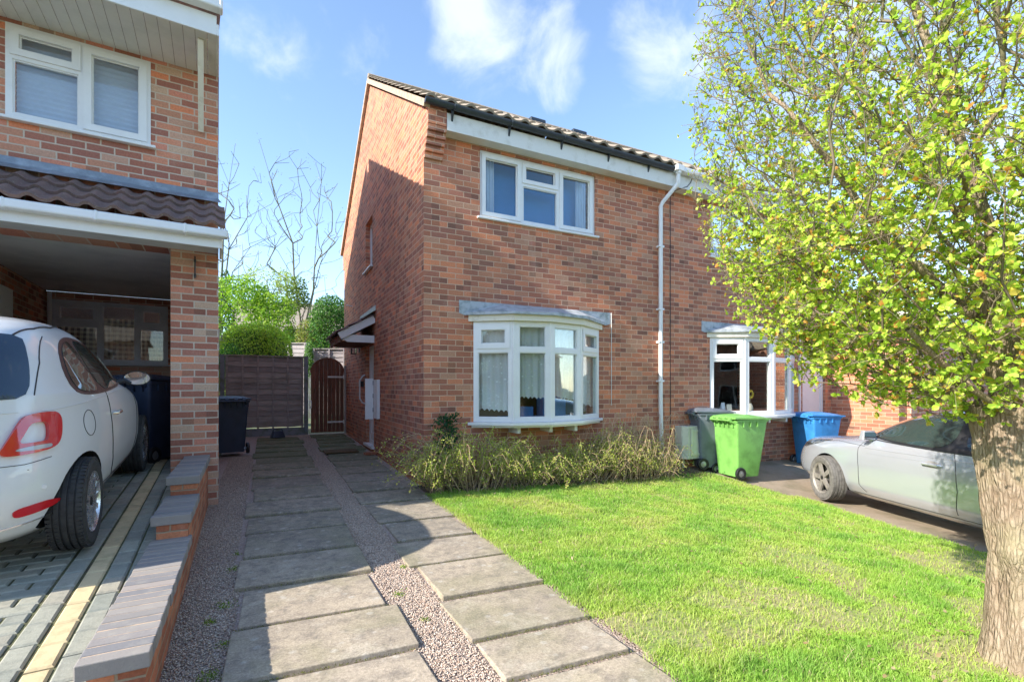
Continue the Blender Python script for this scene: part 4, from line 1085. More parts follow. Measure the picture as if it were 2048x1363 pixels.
#%%CARS
class Car:
    """body from stacked rounded plan outlines; x forward from the rear axle, z up from the ground"""
    def __init__(s, slices, name, label, loc, rz, rx_pitch, paintm, arches, wb):
        s.t = thing(name, label, 'car', loc, 0, 'parked cars'); s.t.rotation_euler = (0, rx_pitch, rz)
        zs = [a[0] for a in slices]; n = 72; rows = []
        K = 5
        fine = []
        for a, b in zip(slices, slices[1:]):
            for k in range(K): f = k/K; fine.append([a[i]+(b[i]-a[i])*f for i in range(len(a))])
        fine.append(list(slices[-1]))
        # smooth the profile columns
        A = np.array(fine)
        for _ in range(2):
            B = A.copy(); B[1:-1] = (A[:-2]+2*A[1:-1]+A[2:])/4; B[0] = A[0]; B[-1] = A[-1]; A = B
        for z, xr, xf, w, nr, nf, tilt in A:
            row = []
            xm = (xr+xf)/2; h = (xf-xr)/2
            for i in range(n):
                ph = 2*PI*i/n; c, q = math.cos(ph), math.sin(ph); e = nf if c > 0 else nr
                x = xm+h*math.copysign(abs(c)**(2/e), c); y = w*math.copysign(abs(q)**(2/e), q)
                row.append((x, y, z+tilt*(x-xm)))
            rows.append(row)
        vs = [p for r in rows for p in r]; m = len(rows); fs = []
        for j in range(m-1):
            for i in range(n): fs.append((j*n+i, j*n+(i+1)%n, (j+1)*n+(i+1)%n, (j+1)*n+i))
        fs += [tuple(range(n-1,-1,-1)), tuple(range((m-1)*n, m*n))]
        mb = MB(); mb.add(vs, fs); s.raw = mb.build('tmp_raw', paintm, None)
        me = s.raw.data; s.bvh = BVHTree.FromPolygons([v.co.copy() for v in me.vertices], [tuple(p.vertices) for p in me.polygons])
        cut = MB()
        for ax, rad in arches:
            for sd in (-1, 1):
                cut.lathe([(.001,-.26),(rad,-.26),(rad,.30),(.001,.30)], 40, Matrix.Translation((ax, sd*.86, rad*.86)) @ Matrix.Rotation(-sd*PI/2, 4, 'X'))
        co = cut.build('tmp_cut', M['well'], None)
        s.raw.data.materials.append(M['well'])
        md = s.raw.modifiers.new('b', 'BOOLEAN'); md.operation = 'DIFFERENCE'; md.object = co; md.solver = 'EXACT'
        bpy.context.view_layer.update(); dg = bpy.context.evaluated_depsgraph_get()
        nm = bpy.data.meshes.new_from_object(s.raw.evaluated_get(dg)); bpy.data.objects.remove(s.raw); bpy.data.objects.remove(co)
        nm.name = 'body'; s.body = bpy.data.objects.new('body', nm); COL.objects.link(s.body); s.body.parent = s.t
        nm.polygons.foreach_set('use_smooth', [True]*len(nm.polygons))
        try: nm.set_sharp_from_angle(angle=R(34))
        except Exception: pass
        s.wb = wb; s.arches = arches; s.paint = paintm
    def hit(s, o, d):
        h = s.bvh.ray_cast(Vector(o), Vector(d).normalized()); return (h[0], h[1]) if h[0] is not None else (None, None)
    def proj(s, p, view, off):
        """p=(a,b) mapped by view kind onto the body"""
        k = view[0]
        if k == 'side': o = Vector((p[0], view[1]*3, p[1])); d = Vector((0, -view[1], 0))
        elif k == 'rear': d = Vector((math.cos(R(view[1])), math.sin(R(view[1])), 0)); o = Vector((0, p[0], p[1]))-d*5
        elif k == 'front': d = Vector((-math.cos(R(view[1])), math.sin(R(view[1])), 0)); o = Vector((view[2], p[0], p[1]))-d*5
        elif k == 'top': d = Vector((0,0,-1)); o = Vector((p[0], p[1], 4))
        elif k == 'screen': d = Vector((-.6,0,-.8)); o = Vector((p[0], p[1], 1.2))-d*4
        h, n = s.hit(o, d)
        if h is None:
            tt = -o.dot(d) if k != 'side' else 2.2
            h, n = s.bvh.find_nearest(o+d*max(tt, .5))[:2]; return h+n*off
        return h-d.normalized()*off if n.dot(d) > -.2 else h+(n if n.dot(d) < 0 else -n)*off
    def patch(s, name, outer, view, mat, parent=None, off=.004, inner=None, rings=7, smooth=True, thick=True):
        def res(poly, n=64):
            P = [Vector(p) for p in poly]; L = [(P[(i+1)%len(P)]-P[i]).length for i in range(len(P))]; T = sum(L); out = []
            for k in range(n):
                t = T*k/n; i = 0
                while t > L[i]: t -= L[i]; i += 1
                out.append(P[i]+(P[(i+1)%len(P)]-P[i])*(t/L[i]))
            return out
        def chk(P, it=2):
            P = [Vector(p) for p in P]
            for _ in range(it):
                Q = []
                for i in range(len(P)):
                    a = P[i]; b = P[(i+1)%len(P)]; Q += [a*.78+b*.22, a*.22+b*.78]
                P = Q
            return P
        outer = chk(outer); inner = chk(inner) if inner else None
        O = res(outer); n = len(O)
        if inner: I = res(inner)
        else: c = sum(O, Vector((0,0)))/n; I = [c+(p-c)*.02 for p in O]
        V = []; F = []
        for r in range(rings+1):
            for i in range(n):
                q = I[i]+(O[i]-I[i])*r/rings; V.append(s.proj(q, view, off))
        for r in range(rings):
            for i in range(n): F.append((r*n+i, r*n+(i+1)%n, (r+1)*n+(i+1)%n, (r+1)*n+i))
        if not inner: F.append(tuple(range(n-1,-1,-1)))
        # skirt down to the body so that the panel has thickness
        for ring, idx in ((rings, 1),)+(((0, -1),) if inner else ()):
            b = len(V); src = O if ring else I
            for i in range(n): V.append(s.proj(src[i], view, -.003))
            for i in range(n): F.append((ring*n+i, ring*n+(i+1)%n, b+(i+1)%n, b+i))
        mb = MB(); mb.add(V, F); return mb.build(name, mat, parent or s.t, smooth=smooth, angle=50)
    def seam(s, pts, view, name='panel_gap', w=.0035, mat=None, parent=None, off=.0012, closed=False):
        P = [Vector(p) for p in pts]; Q = []
        for a, b in zip(P, P[1:]):
            k = max(2, int((b-a).length/.03)); Q += [a+(b-a)*i/k for i in range(k)]
        Q.append(P[-1]); V = [s.proj(q, view, off) for q in Q]
        mb = MB(); mb.tube(V, w, 5); return mb.build(name, mat or M['black'], parent or s.body)
    def wheel(s, x, side, r, w, rim_r, spokes, mt, mr_, y, steer=0, spw=.10, double=False):
        Mx = Matrix.Translation((x, side*y, r)) @ Matrix.Rotation(steer, 4, 'Z') @ Matrix.Rotation(-side*PI/2, 4, 'X')
        e = MB(); e.box(-.001,.001,-.001,.001,-.001,.001)
        ty = MB(); ty.lathe([(rim_r,-w/2+.01),(rim_r+.02,-w/2),(r-.03,-w/2),(r-.006,-w/2+.02),(r-.001,-w*.30),(r-.008,-w*.295),(r-.008,-w*.26),(r,-w*.25),(r,-w*.12),(r-.008,-w*.11),(r-.008,-w*.07),(r,-w*.06),(r,w*.06),(r-.008,w*.07),(r-.008,w*.11),(r,w*.12),(r,w*.25),(r-.008,w*.26),(r-.008,w*.295),(r-.001,w*.30),(r-.006,w/2-.02),(r-.03,w/2),(rim_r+.02,w/2),(rim_r,w/2-.01)], 56, Mx)
        for i in range(64):
            m2 = Mx @ Matrix.Rotation(2*PI*i/64, 4, 'Z'); ty.M = m2
            for za, zb in ((-w*.46,-w*.30),(w*.30,w*.46),(-w*.24,-w*.125),(w*.125,w*.24)): ty.box(r-.018 if abs(za) > w*.28 or abs(zb) > w*.28 else r-.004, r+.0025 if abs(zb) < w*.28 or abs(za) < w*.28 else r-.001, -.0095, .0095, za, zb)
        ty.M = None
        wo = ty.build('wheel', mt, s.t, smooth=True, angle=30)
        rm = MB(); rm.lathe([(rim_r*.93,-w/2+.02),(rim_r*.9,w*.1),(rim_r*.93,w/2-.022),(rim_r+.004,w/2-.004),(rim_r+.006,w/2-.012),(rim_r,-w/2+.012)], 48, Mx)
        rm.lathe([(.001,w/2-.05+.03),(.05,w/2-.052+.03),(.07,w/2-.07+.03),(.07,-.02)], 20, Mx)
        for i in range(spokes):
            a0 = 2*PI*i/spokes
            for da in ((-.13,.13) if double else (0,)):
                a = a0+da; m2 = Mx @ Matrix.Rotation(a, 4, 'Z'); rm.M = m2; q = spw*rim_r
                rm.add([(.04,-q*.8,w/2-.05),(rim_r*.95,-q,w/2-.03),(rim_r*.95,q,w/2-.03),(.04,q*.8,w/2-.05),(.04,-q*.8,w/2-.015),(rim_r*.95,-q*.9,w/2-.012),(rim_r*.95,q*.9,w/2-.012),(.04,q*.8,w/2-.015)],
                       [(0,3,2,1),(4,5,6,7),(0,1,5,4),(1,2,6,5),(2,3,7,6),(3,0,4,7)])
        rm.M = None
        rm.build('rim', mr_, wo, smooth=True, angle=35)
        dk = MB(); dk.lathe([(.001,.0),(rim_r*.92,.0),(rim_r*.92,-.01),(.001,-.01)], 32, Mx); dk.build('brake_disc', M['well'], wo)
        cp = MB(); cp.lathe([(.001,w/2-.012),(.028,w/2-.014),(.03,w/2-.03)], 16, Mx); cp.build('centre_cap', M['well'], wo)
        return wo

def white_car():
    #      z    xr     xf    w    nr  nf  tilt
    S = [(.19,-.44,2.78,.66,4.5,4,0),(.24,-.54,2.86,.735,4.2,3.6,0),(.34,-.60,2.92,.785,4,3.3,0),(.46,-.625,2.94,.808,4,3.2,0),(.60,-.615,2.93,.815,3.9,3.1,0),(.74,-.585,2.88,.815,3.7,3,0),
         (.86,-.555,2.70,.803,3.5,2.9,-.02),(.94,-.53,2.45,.785,3.5,2.8,-.04),(.99,-.51,2.12,.762,3.6,2.7,-.03),(1.04,-.49,1.92,.735,3.7,2.8,-.01),(1.14,-.44,1.72,.695,3.8,3,0),(1.24,-.385,1.50,.655,3.8,3.1,0),(1.33,-.315,1.26,.612,3.7,3.1,0),
         (1.40,-.235,1.03,.565,3.5,3,0),(1.45,-.13,.80,.49,3.2,2.8,0),(1.478,.03,.58,.36,3,2.6,0),(1.488,.18,.42,.16,2.6,2.4,0)]
    o = Vector((-2.853,-2.096)); fx = Vector((-2.997,.213)); d = (fx-o).normalized(); half = .812
    left = Vector((-d.y, d.x)); p = o+left*half
    c = Car(S, 'parked_car', 'small white hatchback parked nose in at the carport, rear towards the street', (p.x, p.y, .484-.292), math.atan2(d.y, d.x), -math.atan2(.167, 2.31), M['white_paint'], [(0,.335),(2.30,.335)], 2.3)
    for x in (0, 2.3):
        for sd in (-1, 1): c.wheel(x, sd, .292, .185, .192, 14, M['rubber'], M['alloy'], .715, spw=.10)
    sv = ('side', -1)
    # side glazing: maroon surround, two dark panes
    win = [(.03,.985),(-.02,1.07),(-.0,1.18),(.06,1.27),(.17,1.335),(.36,1.365),(.58,1.355),(.84,1.31),(1.08,1.235),(1.32,1.135),(1.55,1.03),(1.60,.995),(1.2,.975),(.6,.965)]
    g1 = [(.07,1.005),(.025,1.08),(.045,1.18),(.10,1.265),(.20,1.318),(.36,1.34),(.46,.99)]
    g2 = [(.50,.99),(.41,1.34),(.58,1.332),(.83,1.288),(1.06,1.215),(1.30,1.115),(1.50,1.025),(1.2,.997),(.8,.987)]
    tr = c.patch('window_surround', win, sv, M['trim'], off=.004)
    c.patch('window', g1, sv, M['car_glass2'], off=.008); c.patch('window', g2, sv, M['car_glass2'], off=.008)
    # rear screen and tailgate
    rw = [(-.57,1.0),(.57,1.0),(.61,1.01),(.625,1.06),(.60,1.20),(.56,1.33),(.53,1.36),(.44,1.37),(-.44,1.37),(-.50,1.355),(-.525,1.33),(-.565,1.20),(-.585,1.06),(-.575,1.02)]
    c.patch('rear_window', rw, ('rear', 0), M['car_glass'], off=.005, rings=12)
    c.seam([(.52,1.41),(.60,1.36),(.635,1.20),(.655,1.02),(.64,.94)], ('rear', 0), w=.002)
    c.seam([(-.40,1.425),(.40,1.425)], ('rear', 0), w=.004); c.seam([(-.56,.93),(.56,.93)], ('rear', 0), w=.0025, mat=M['white_paint'], off=.002)
    rp = MB(); rp.box(-.02,.02,-.5,.5,0,.01)
    # roof strip and spoiler lip
    c.seam([(-.16,-.48),(.02,-.525),(.3,-.535),(.6,-.50)], ('top', 0), w=.006)
    # ring tail lamps: a quadrilateral ring with a body coloured middle
    for sg in (-1, 1):
        out = [(sg*a, b) for a, b in [(0.3636, 0.7),(0.4164, 0.799),(0.4648, 0.8935),(0.4956, 0.916),(0.5748, 0.9205),(0.6144, 0.9115),(0.632, 0.871),(0.632, 0.799),(0.6232, 0.745),(0.5968, 0.709),(0.4868, 0.6955)]]
        inn = [(sg*a, b) for a, b in [(0.4472, 0.7585),(0.4736, 0.808),(0.4956, 0.8548),(0.5088, 0.8638),(0.5484, 0.8656),(0.5642, 0.8602),(0.5713, 0.8395),(0.573, 0.799),(0.5695, 0.7675),(0.559, 0.7585),(0.5044, 0.7567)]]
        # both outlines start at the lower inner corner and run the same way
        l = c.patch('tail_light', out, ('rear', sg*-14), M['red_lens'], off=.022, inner=inn, rings=8)
        c.patch('reverse_lens', [(sg*a, b) for a, b in [(0.434, 0.7162),(0.4428, 0.7342),(0.5748, 0.7405),(0.5836, 0.727),(0.5748, 0.7144)]], ('rear', sg*-14), M['clear_lens'], l, off=.026)
        c.patch('rear_reflector', [(sg*a, b) for a, b in [(.37,.355),(.37,.405),(.52,.415),(.58,.405),(.62,.385),(.55,.365),(.45,.355)]], ('rear', sg*-20), M['red_lens'], off=.006)
    c.seam([(-.76,.335),(-.70,.320),(-.5,.300),(.5,.300),(.76,.335)], ('rear', 0), 'chrome_strip', .007, M['chrome'], c.t, off=.003)
    c.seam([(-.36,.685),(-.30,.64),(-.1,.62),(.1,.62),(.30,.64),(.36,.685)], ('rear', 0)); c.seam([(-.605,1.02),(-.595,1.2),(-.565,1.36)], ('rear', 0))
    c.seam([(-.615,.655),(-.45,.645),(-.32,.66)], sv, w=.002)
    s = MB(); h = c.proj((-.55,.50), ('rear', 15), .002); s.tube([h, h+Vector((-.006,-.002,0))], .013, 14); s.build('parking_sensor', c.paint, c.body)
    # door shut lines, sill, handle, fuel flap
    c.seam([(.56,.97),(.57,.75),(.60,.50),(.66,.36),(.75,.31),(1.55,.30),(1.70,.34),(1.76,.5),(1.78,.7),(1.74,.93)], sv)
    c.seam([(.36,.30),(1.95,.285)], sv, w=.004)
    c.seam([(-.30,.925),(.2,.945),(.9,.95),(1.9,.91),(2.4,.86)], sv, w=.0025, mat=c.paint, off=.002)
    cx, cz = .10,.80
    c.seam([(cx+.085*math.cos(a*PI/12), cz+.085*math.sin(a*PI/12)) for a in range(25)], sv, w=.0022)
    hx = c.proj((.70,.80), sv, .0); k = MB()
    k.tube([hx+Vector((-.07,.0,0)), hx+Vector((-.06,-.028,.003)), hx+Vector((.05,-.030,.003)), hx+Vector((.07,.0,0))], [.010,.014,.014,.010], 8); k.build('door_handle', M['chrome'], c.t, smooth=True)
    # sill moulding
    # door mirror
    b = c.proj((1.50,.985), sv, 0); t = b+Vector((.02,-.13,.035)); mr_ = MB()
    mr_.tube([b+Vector((0,.02,-.01)), b+Vector((.01,-.06,.015)), t+Vector((0,.03,-.05))], [.03,.022,.02], 8)
    vs = []; n1, n2 = 10, 18
    for i in range(n1+1):
        th = PI/2*i/n1
        for j in range(n2):
            ph = 2*PI*j/n2; vs.append(t+Vector((.075*math.cos(th)-.0, .105*math.sin(th)*math.cos(ph)-.02, .068*math.sin(th)*math.sin(ph))))
    mr_.add(vs, [(i*n2+j, i*n2+(j+1)%n2, (i+1)*n2+(j+1)%n2, (i+1)*n2+j) for i in range(n1) for j in range(n2)]+[tuple(n1*n2+j for j in range(n2))])
    mo = mr_.build('door_mirror', M['black'], c.t, smooth=True, angle=50)
    g = MB(); g.add([t+Vector((-.004, .095*math.cos(2*PI*j/24)-.02, .058*math.sin(2*PI*j/24))) for j in range(24)], [tuple(range(24))]); g.build('mirror_glass', M['mirror'], mo)
    # aerial-free; parcel of interior light seen through the rear screen is left to the glass
    return c
white_car()

def silver_car():
    S = [(.17,-.78,3.46,.72,5,3.2,0),(.22,-.86,3.55,.80,5,3.1,0),(.34,-.90,3.74,.875,5,3.0,0),(.50,-.92,3.76,.895,5,2.9,0),(.64,-.90,3.73,.90,4.8,2.8,.0),(.76,-.88,3.66,.893,4.6,2.7,-.0),
         (.86,-.86,3.52,.878,4.5,2.6,-.01),(.94,-.84,3.28,.862,4.4,2.5,-.035),(1.01,-.82,2.86,.835,4.3,2.6,-.05),(1.05,-.80,2.42,.80,4.2,2.7,-.02),(1.12,-.74,2.24,.755,4,2.8,0),(1.21,-.68,2.05,.715,4,2.9,0),(1.31,-.60,1.82,.67,3.8,2.9,0),
         (1.40,-.48,1.42,.61,3.5,2.8,0),(1.455,-.30,1.15,.53,3.2,2.7,0),(1.48,-.10,.90,.36,3,2.6,0),(1.49,.1,.65,.15,2.6,2.4,0)]
    wb = 2.70; hd = Vector((.294,.955)).normalized(); fw = Vector((5.60,-1.87)); left = Vector((-hd.y, hd.x)); cen = fw-left*.80-hd*wb
    pit = math.atan2(.06, wb)
    c = Car(S, 'parked_car', 'silver hatchback parked on the neighbouring drive behind the tree trunk', (cen.x, cen.y, -.485), math.atan2(hd.y, hd.x), -pit, M['silver_paint'], [(0,.37),(wb,.37)], wb)
    for sd in (-1, 1):
        c.wheel(0, sd, .325, .21, .225, 5, M['rubber_dusty'], M['alloy_dusty'], .80, spw=.13)
        c.wheel(wb, sd, .325, .21, .225, 5, M['rubber_dusty'], M['alloy_dusty'], .80, R(-14), spw=.16)
    sv = ('side', 1)
    win = [(-.42,1.02),(-.25,1.20),(.0,1.33),(.40,1.405),(.85,1.41),(1.25,1.385),(1.70,1.28),(2.08,1.10),(2.20,1.005),(1.6,.975),(1.0,.968),(.3,.97)]
    c.patch('window_surround', win, sv, M['black'], off=.003)
    c.patch('window', [(.98,.99),(.92,1.385),(1.28,1.358),(1.66,1.25),(2.02,1.085),(2.10,1.01),(1.5,.99)], sv, M['car_glass2'], off=.007)
    c.patch('window', [(.86,.99),(.80,1.385),(.42,1.38),(.05,1.305),(-.18,1.19),(-.28,1.04),(.2,.985)], sv, M['car_glass'], off=.007)
    c.patch('windscreen', [(1.65,-.60),(2.28,-.66),(2.38,-.3),(2.38,.3),(2.28,.66),(1.65,.60),(1.35,.52),(1.27,.3),(1.27,-.3),(1.35,-.52)], ('top', 0), M['car_glass2'], off=.004, rings=10)
    c.patch('scuttle_panel', [(2.33,-.6),(2.43,-.3),(2.43,.3),(2.33,.6),(2.40,.62),(2.52,.3),(2.52,-.3),(2.40,-.62)], ('top', 0), M['black'], off=.003)
    # shut lines
    c.seam([(.90,.985),(.86,.8),(.83,.55),(.86,.28)], sv); c.seam([(2.10,.95),(2.14,.85),(2.10,.6),(2.10,.36),(2.02,.27)], sv)
    c.seam([(2.03,.865),(.9,.885),(-.6,.90)], sv, w=.003, mat=c.paint, off=.003)
    c.seam([(-.2,.845),(.9,.83),(2.0,.80)], sv, w=.002, mat=M['silver_paint'], off=.002)
    c.seam([(.35,.245),(2.25,.23)], sv, w=.004)
    c.seam([(2.05,.885),(2.6,.89),(3.0,.83),(3.3,.76)], sv, w=.003); 
    c.seam([(-.3,1.013),(.3,.964),(1.0,.962),(2.05,.978)], sv, 'window_trim', .006, M['black'], c.t, off=.006)
    for hx0 in (1.06,-.02):
        hx = c.proj((hx0+.06,.80), sv, 0); k = MB()
        k.tube([hx+Vector((-.11,0,0)), hx+Vector((-.09,.028,.002)), hx+Vector((.09,.030,.002)), hx+Vector((.12,.0,0))], [.012,.017,.017,.012], 8); k.build('door_handle', M['silver_paint'], c.t, smooth=True)
        c.patch('handle_recess', [(hx0+.06+.095*math.cos(a*PI/8), .80+.038*math.sin(a*PI/8)) for a in range(16)], sv, M['alloy_dusty'], off=.0025)
    # headlamp wrapping the corner
    for sg in (1, -1):
        hl = c.patch('headlight', [(sg*a, b) for a, b in [(.42,.74),(.58,.79),(.80,.835),(1.02,.865),(1.26,.89),(1.08,.81),(.82,.75),(.6,.70),(.44,.69)]], ('front', -45*sg, 3.3), M['dark_lens'], off=.006)
        c.patch('lamp_reflector', [(sg*a, b) for a, b in [(.62,.75),(.70,.78),(.82,.80),(.86,.79),(.78,.76),(.68,.74)]], ('front', -45*sg, 3.3), M['chrome'], hl, off=.010)
        c.patch('fog_light_bezel', [(3.42,.42),(3.50,.46),(3.54,.40),(3.52,.30),(3.44,.30)], ('side', sg), M['black'], off=.004)
    c.patch('grille', [(-.55,.40),(.55,.40),(.62,.28),(-.62,.28)], ('front', 0, 0), M['black'], off=.004); c.patch('upper_grille', [(-.5,.66),(.5,.66),(.42,.54),(-.42,.54)], ('front', 0, 0), M['black'], off=.004)
    b = c.proj((2.02,.985), sv, 0); t = b+Vector((-.02,.13,.05)); m = MB()
    m.tube([b+Vector((0,-.02,-.02)), b+Vector((-.01,.06,-.0)), t+Vector((0,-.05,-.05))], [.04,.03,.03], 8)
    m.frustum((t.x-.035,t.x+.05,t.y-.10,t.y+.10),(t.x-.03,t.x+.03,t.y-.09,t.y+.085),t.z-.055,t.z+.065,.02); mo = m.build('door_mirror', M['silver_paint'], c.t, smooth=True, angle=40)
    g = MB(); g.box(t.x-.042,t.x-.036,t.y-.085,t.y+.085,t.z-.045,t.z+.045); g.build('mirror_glass', M['mirror'], mo)
    return c
silver_car()

#%%PLANTS
def colmix(n, cols, w, var=.15):
    c = np.array(cols)[RNG.choice(len(cols), n, p=np.array(w)/sum(w))]; return c*RNG.uniform(1-var, 1+var, (n, 1))

def front_tree():
    cx, cy, gz = 1.83, -5.19, -.25
    t = thing('young_tree', 'tree in fresh yellow green leaf with a thick furrowed trunk at the right edge', 'tree', (cx, cy, gz))
    # trunk: furrowed, with burrs, flaring at the fork
    n, m = 80, 60; V = []
    for j in range(m+1):
        z = -.12+1.50*j/m; f = j/m
        r0 = .226+.10*max(0, (.13-f)/.13)**2-.028*math.exp(-((f-.42)/.2)**2)+.045*max(0, (f-.68)/.32)**1.4
        ox = -.015*f-.03*math.sin(f*2.2); 
        for i in range(n):
            a = 2*PI*i/n; q = Vector((math.cos(a)*2.2, math.sin(a)*2.2, z*1.5))
            r = r0+.020*mnoise.noise(q)+.012*mnoise.noise(q*3.1)+.030*max(0, mnoise.noise(Vector((math.cos(a)*1.1+4, math.sin(a)*1.1, z*.8))))
            r += .016*abs(mnoise.noise(Vector((math.cos(a)*7.5, math.sin(a)*7.5, z*2.0+.25*a))))*1.0
            r += .010*mnoise.noise(Vector((math.cos(a)*16, math.sin(a)*16, z*9)))+.028*math.exp(-((z-.62)/.06)**2-((((a-2.9)+PI)%(2*PI)-PI)/.35)**2)
            V.append((r*math.cos(a)+ox*1.0, r*math.sin(a)+ox*.3, z))
    F = [(j*n+i, j*n+(i+1)%n, (j+1)*n+(i+1)%n, (j+1)*n+i) for j in range(m) for i in range(n)]
    mb = MB(); mb.add(V, F+[tuple(range(m*n, m*n+n))]); mb.build('trunk', M['bark'], t, smooth=True, angle=180)
    # heavy stems rising out of the fork
    for pts, rd in (([(-.03,.0,1.05),(-.13,.03,1.38),(-.24,.08,1.75),(-.30,.1,2.3)],[.15,.105,.075,.045]), ([(.06,0,1.05),(.10,-.05,1.4),(.06,-.10,1.9),(.12,-.1,2.6),(.1,-.1,3.4)],[.16,.12,.09,.065,.04]), ([(.0,.05,1.05),(.12,.16,1.45),(.3,.3,1.9),(.36,.4,2.6)],[.14,.09,.065,.04]), ([(-.02,-.05,1.1),(-.14,-.16,1.35),(-.38,-.3,1.62),(-.6,-.38,2.05)],[.12,.08,.055,.035])):
        m2 = MB(); q = []; rr_ = []
        for k in range(len(pts)-1):
            for f in (0, .25, .5, .75): q.append(tuple(a+(b-a)*f+RNG.normal(0,.008) for a, b in zip(pts[k], pts[k+1]))); rr_.append(rd[k]+(rd[k+1]-rd[k])*f)
        m2.tube(q, rr_, 14); m2.build('stem', M['bark'], t, smooth=True)
    # crown targets in a rounded column
    def inside(k):
        out = []
        while len(out) < k:
            p = RNG.uniform(-1, 1, 3); r = (abs(p[0])**2.3+abs(p[1])**2.3)**(1/2.3)
            if r**2.6+abs(p[2])**2.6 < 1 and RNG.uniform() < .35+.65*r and (p[0] < .35 or RNG.uniform() < .4): out.append(p)
        return np.array(out)
    P = inside(8800)
    zc, zh = 3.30, 2.02
    T = np.stack([P[:, 0]*1.68, P[:, 1]*1.68, zc+P[:, 2]*zh], 1)
    rr = np.hypot(T[:, 0], T[:, 1])
    low = 1.17+.16*np.clip(rr-.8, 0, 1)+.08*np.sin(T[:, 0]*5+T[:, 1]*3)
    T = T[T[:, 2] > low]
    lump = np.array([mnoise.noise(Vector((a*1.6, b*1.6, c*1.6))) for a, b, c in T]); T = T[lump > np.where(T[:, 2] < 2.8, -.75, -.42)]
    T = T[RNG.uniform(0, 1, len(T)) < np.clip(1.15-.20*(T[:, 2]-2.4), .42, 1)]
    roots = []; rp = []
    def chain(pl, p0):
        for q in pl: roots.append(np.array(q)); rp.append(p0); p0 = len(roots)-1
        return p0
    chain([(0,0,1.0)], -1)
    for pl in ([(-.13,.03,1.38),(-.24,.08,1.75),(-.30,.1,2.3),(-.45,.2,2.9),(-.6,.3,3.5)], [(.10,-.05,1.4),(.06,-.10,1.9),(.12,-.1,2.6),(.1,-.1,3.4),(.05,-.2,4.2)], [(.12,.16,1.45),(.3,.3,1.9),(.36,.4,2.6),(.6,.6,3.4)], [(-.14,-.16,1.35),(-.38,-.3,1.62),(-.6,-.38,2.05),(-.9,-.45,2.6)],
               [(-.2,.0,1.30),(-.6,.1,1.50),(-1.0,.15,1.75),(-1.35,.2,2.1)], [(-.1,.25,1.35),(-.4,.7,1.62),(-.7,1.0,2.0)], [(-.1,-.3,1.32),(-.5,-.7,1.55),(-.8,-1.0,1.95)], [(.2,-.25,1.35),(.35,-.8,1.7),(.5,-1.2,2.2)], [(-.2,.15,1.8),(-.7,.4,2.3),(-1.1,.6,2.9)], [(.0,-.2,2.0),(-.4,-.8,2.5),(-.6,-1.1,3.2)]): chain(pl, 0)
    seg, jit, alpha = .10, .010, .50
    cap = len(roots)+len(T)*7; N = np.zeros((cap, 3)); par = np.full(cap, -1); path = np.zeros(cap); n = len(roots)
    for i in range(n):
        N[i] = roots[i]; par[i] = rp[i]; path[i] = 0 if rp[i] < 0 else path[rp[i]]+np.linalg.norm(N[i]-N[rp[i]])
    T = T[np.argsort(np.linalg.norm(T-np.array([0,0,1.6]), axis=1))]
    for q in T:
        d = np.linalg.norm(N[:n]-q, axis=1); j = int(np.argmin(d+alpha*path[:n])); m2 = max(1, int(d[j]/seg)); a = N[j].copy(); p = j
        for k in range(1, m2+1):
            x = a+(q-a)*k/m2+(RNG.normal(0, jit, 3) if k < m2 else 0)
            N[n] = x; par[n] = p; path[n] = path[p]+np.linalg.norm(x-N[p]); p = n; n += 1
    N = N[:n]; par = par[:n]
    r, ch = radii(par, .0020, 2.2, .055)
    limbs(N, par, r, 'branch', M['bark'], t, 6, .010)
    limbs(N, par, np.where(r > .010, 0, r), 'twig', M['twig'], t, 4, .001)
    # short spurs carry the leaf rosettes
    thin = (r < .0085) & (N[:, 2] > 1.14); sel = np.where(thin)[0]
    lowz = N[sel][:, 2] < 2.5
    rep_ = RNG.choice([1, 2, 3], len(sel), p=[.3,.4,.3])+np.where(lowz, RNG.integers(3, 7, len(sel)), RNG.integers(1, 4, len(sel)))+RNG.integers(0, 2, len(sel)); sel2 = np.repeat(sel, rep_)
    dr = N[sel2]-N[par[sel2]]; dr /= np.linalg.norm(dr, axis=1, keepdims=True)+1e-9
    sp = dr*.6+unit(len(sel2))*.9+np.array([0,0,.35]); sp /= np.linalg.norm(sp, axis=1, keepdims=True)
    base = N[sel2]-(N[sel2]-N[par[sel2]])*RNG.uniform(0, .9, (len(sel2), 1)); ln = RNG.uniform(.015, .11, (len(sel2), 1)); B = base+sp*ln
    NN = np.concatenate([base, B]); pp = np.concatenate([np.full(len(base), -1), np.arange(len(base))]); limbs(NN, pp, np.full(len(NN), .0014), 'spur', M['twig'], t, 3, 0)
    topk = np.clip((B[:, 2]-2.3)/2.2, 0, 1); kp = RNG.uniform(0, 1, len(B)) < 1-.30*topk; B = B[kp]; sp = sp[kp]
    k = len(B); per = 8; Bp = np.repeat(B, per, 0); ax = np.repeat(sp, per, 0)
    ref = unit(k*per); S = np.cross(ax, ref); S /= np.linalg.norm(S, axis=1, keepdims=True)
    D = ax*RNG.uniform(.05, .9, (k*per, 1))+S*RNG.uniform(.6, 1.1, (k*per, 1)); D /= np.linalg.norm(D, axis=1, keepdims=True)
    Nn = ax+RNG.normal(0, .35, (k*per, 3))
    top = np.clip((Bp[:, 2]-2.0)/2.2, 0, 1); edge = np.clip((np.hypot(Bp[:, 0], Bp[:, 1])-1.0)/.6, 0, 1)
    sz = np.repeat(RNG.uniform(.45, 1.25, k)**1.3, per)*RNG.uniform(.6, 1.25, k*per)*(1-.40*top)*(1-.22*edge)
    L = .029*sz; W = .0195*sz
    C = colmix(k*per, [(.50,.66,.09),(.40,.60,.07),(.62,.72,.14),(.26,.46,.06),(.68,.58,.12)], [.34,.25,.25,.06,.10])
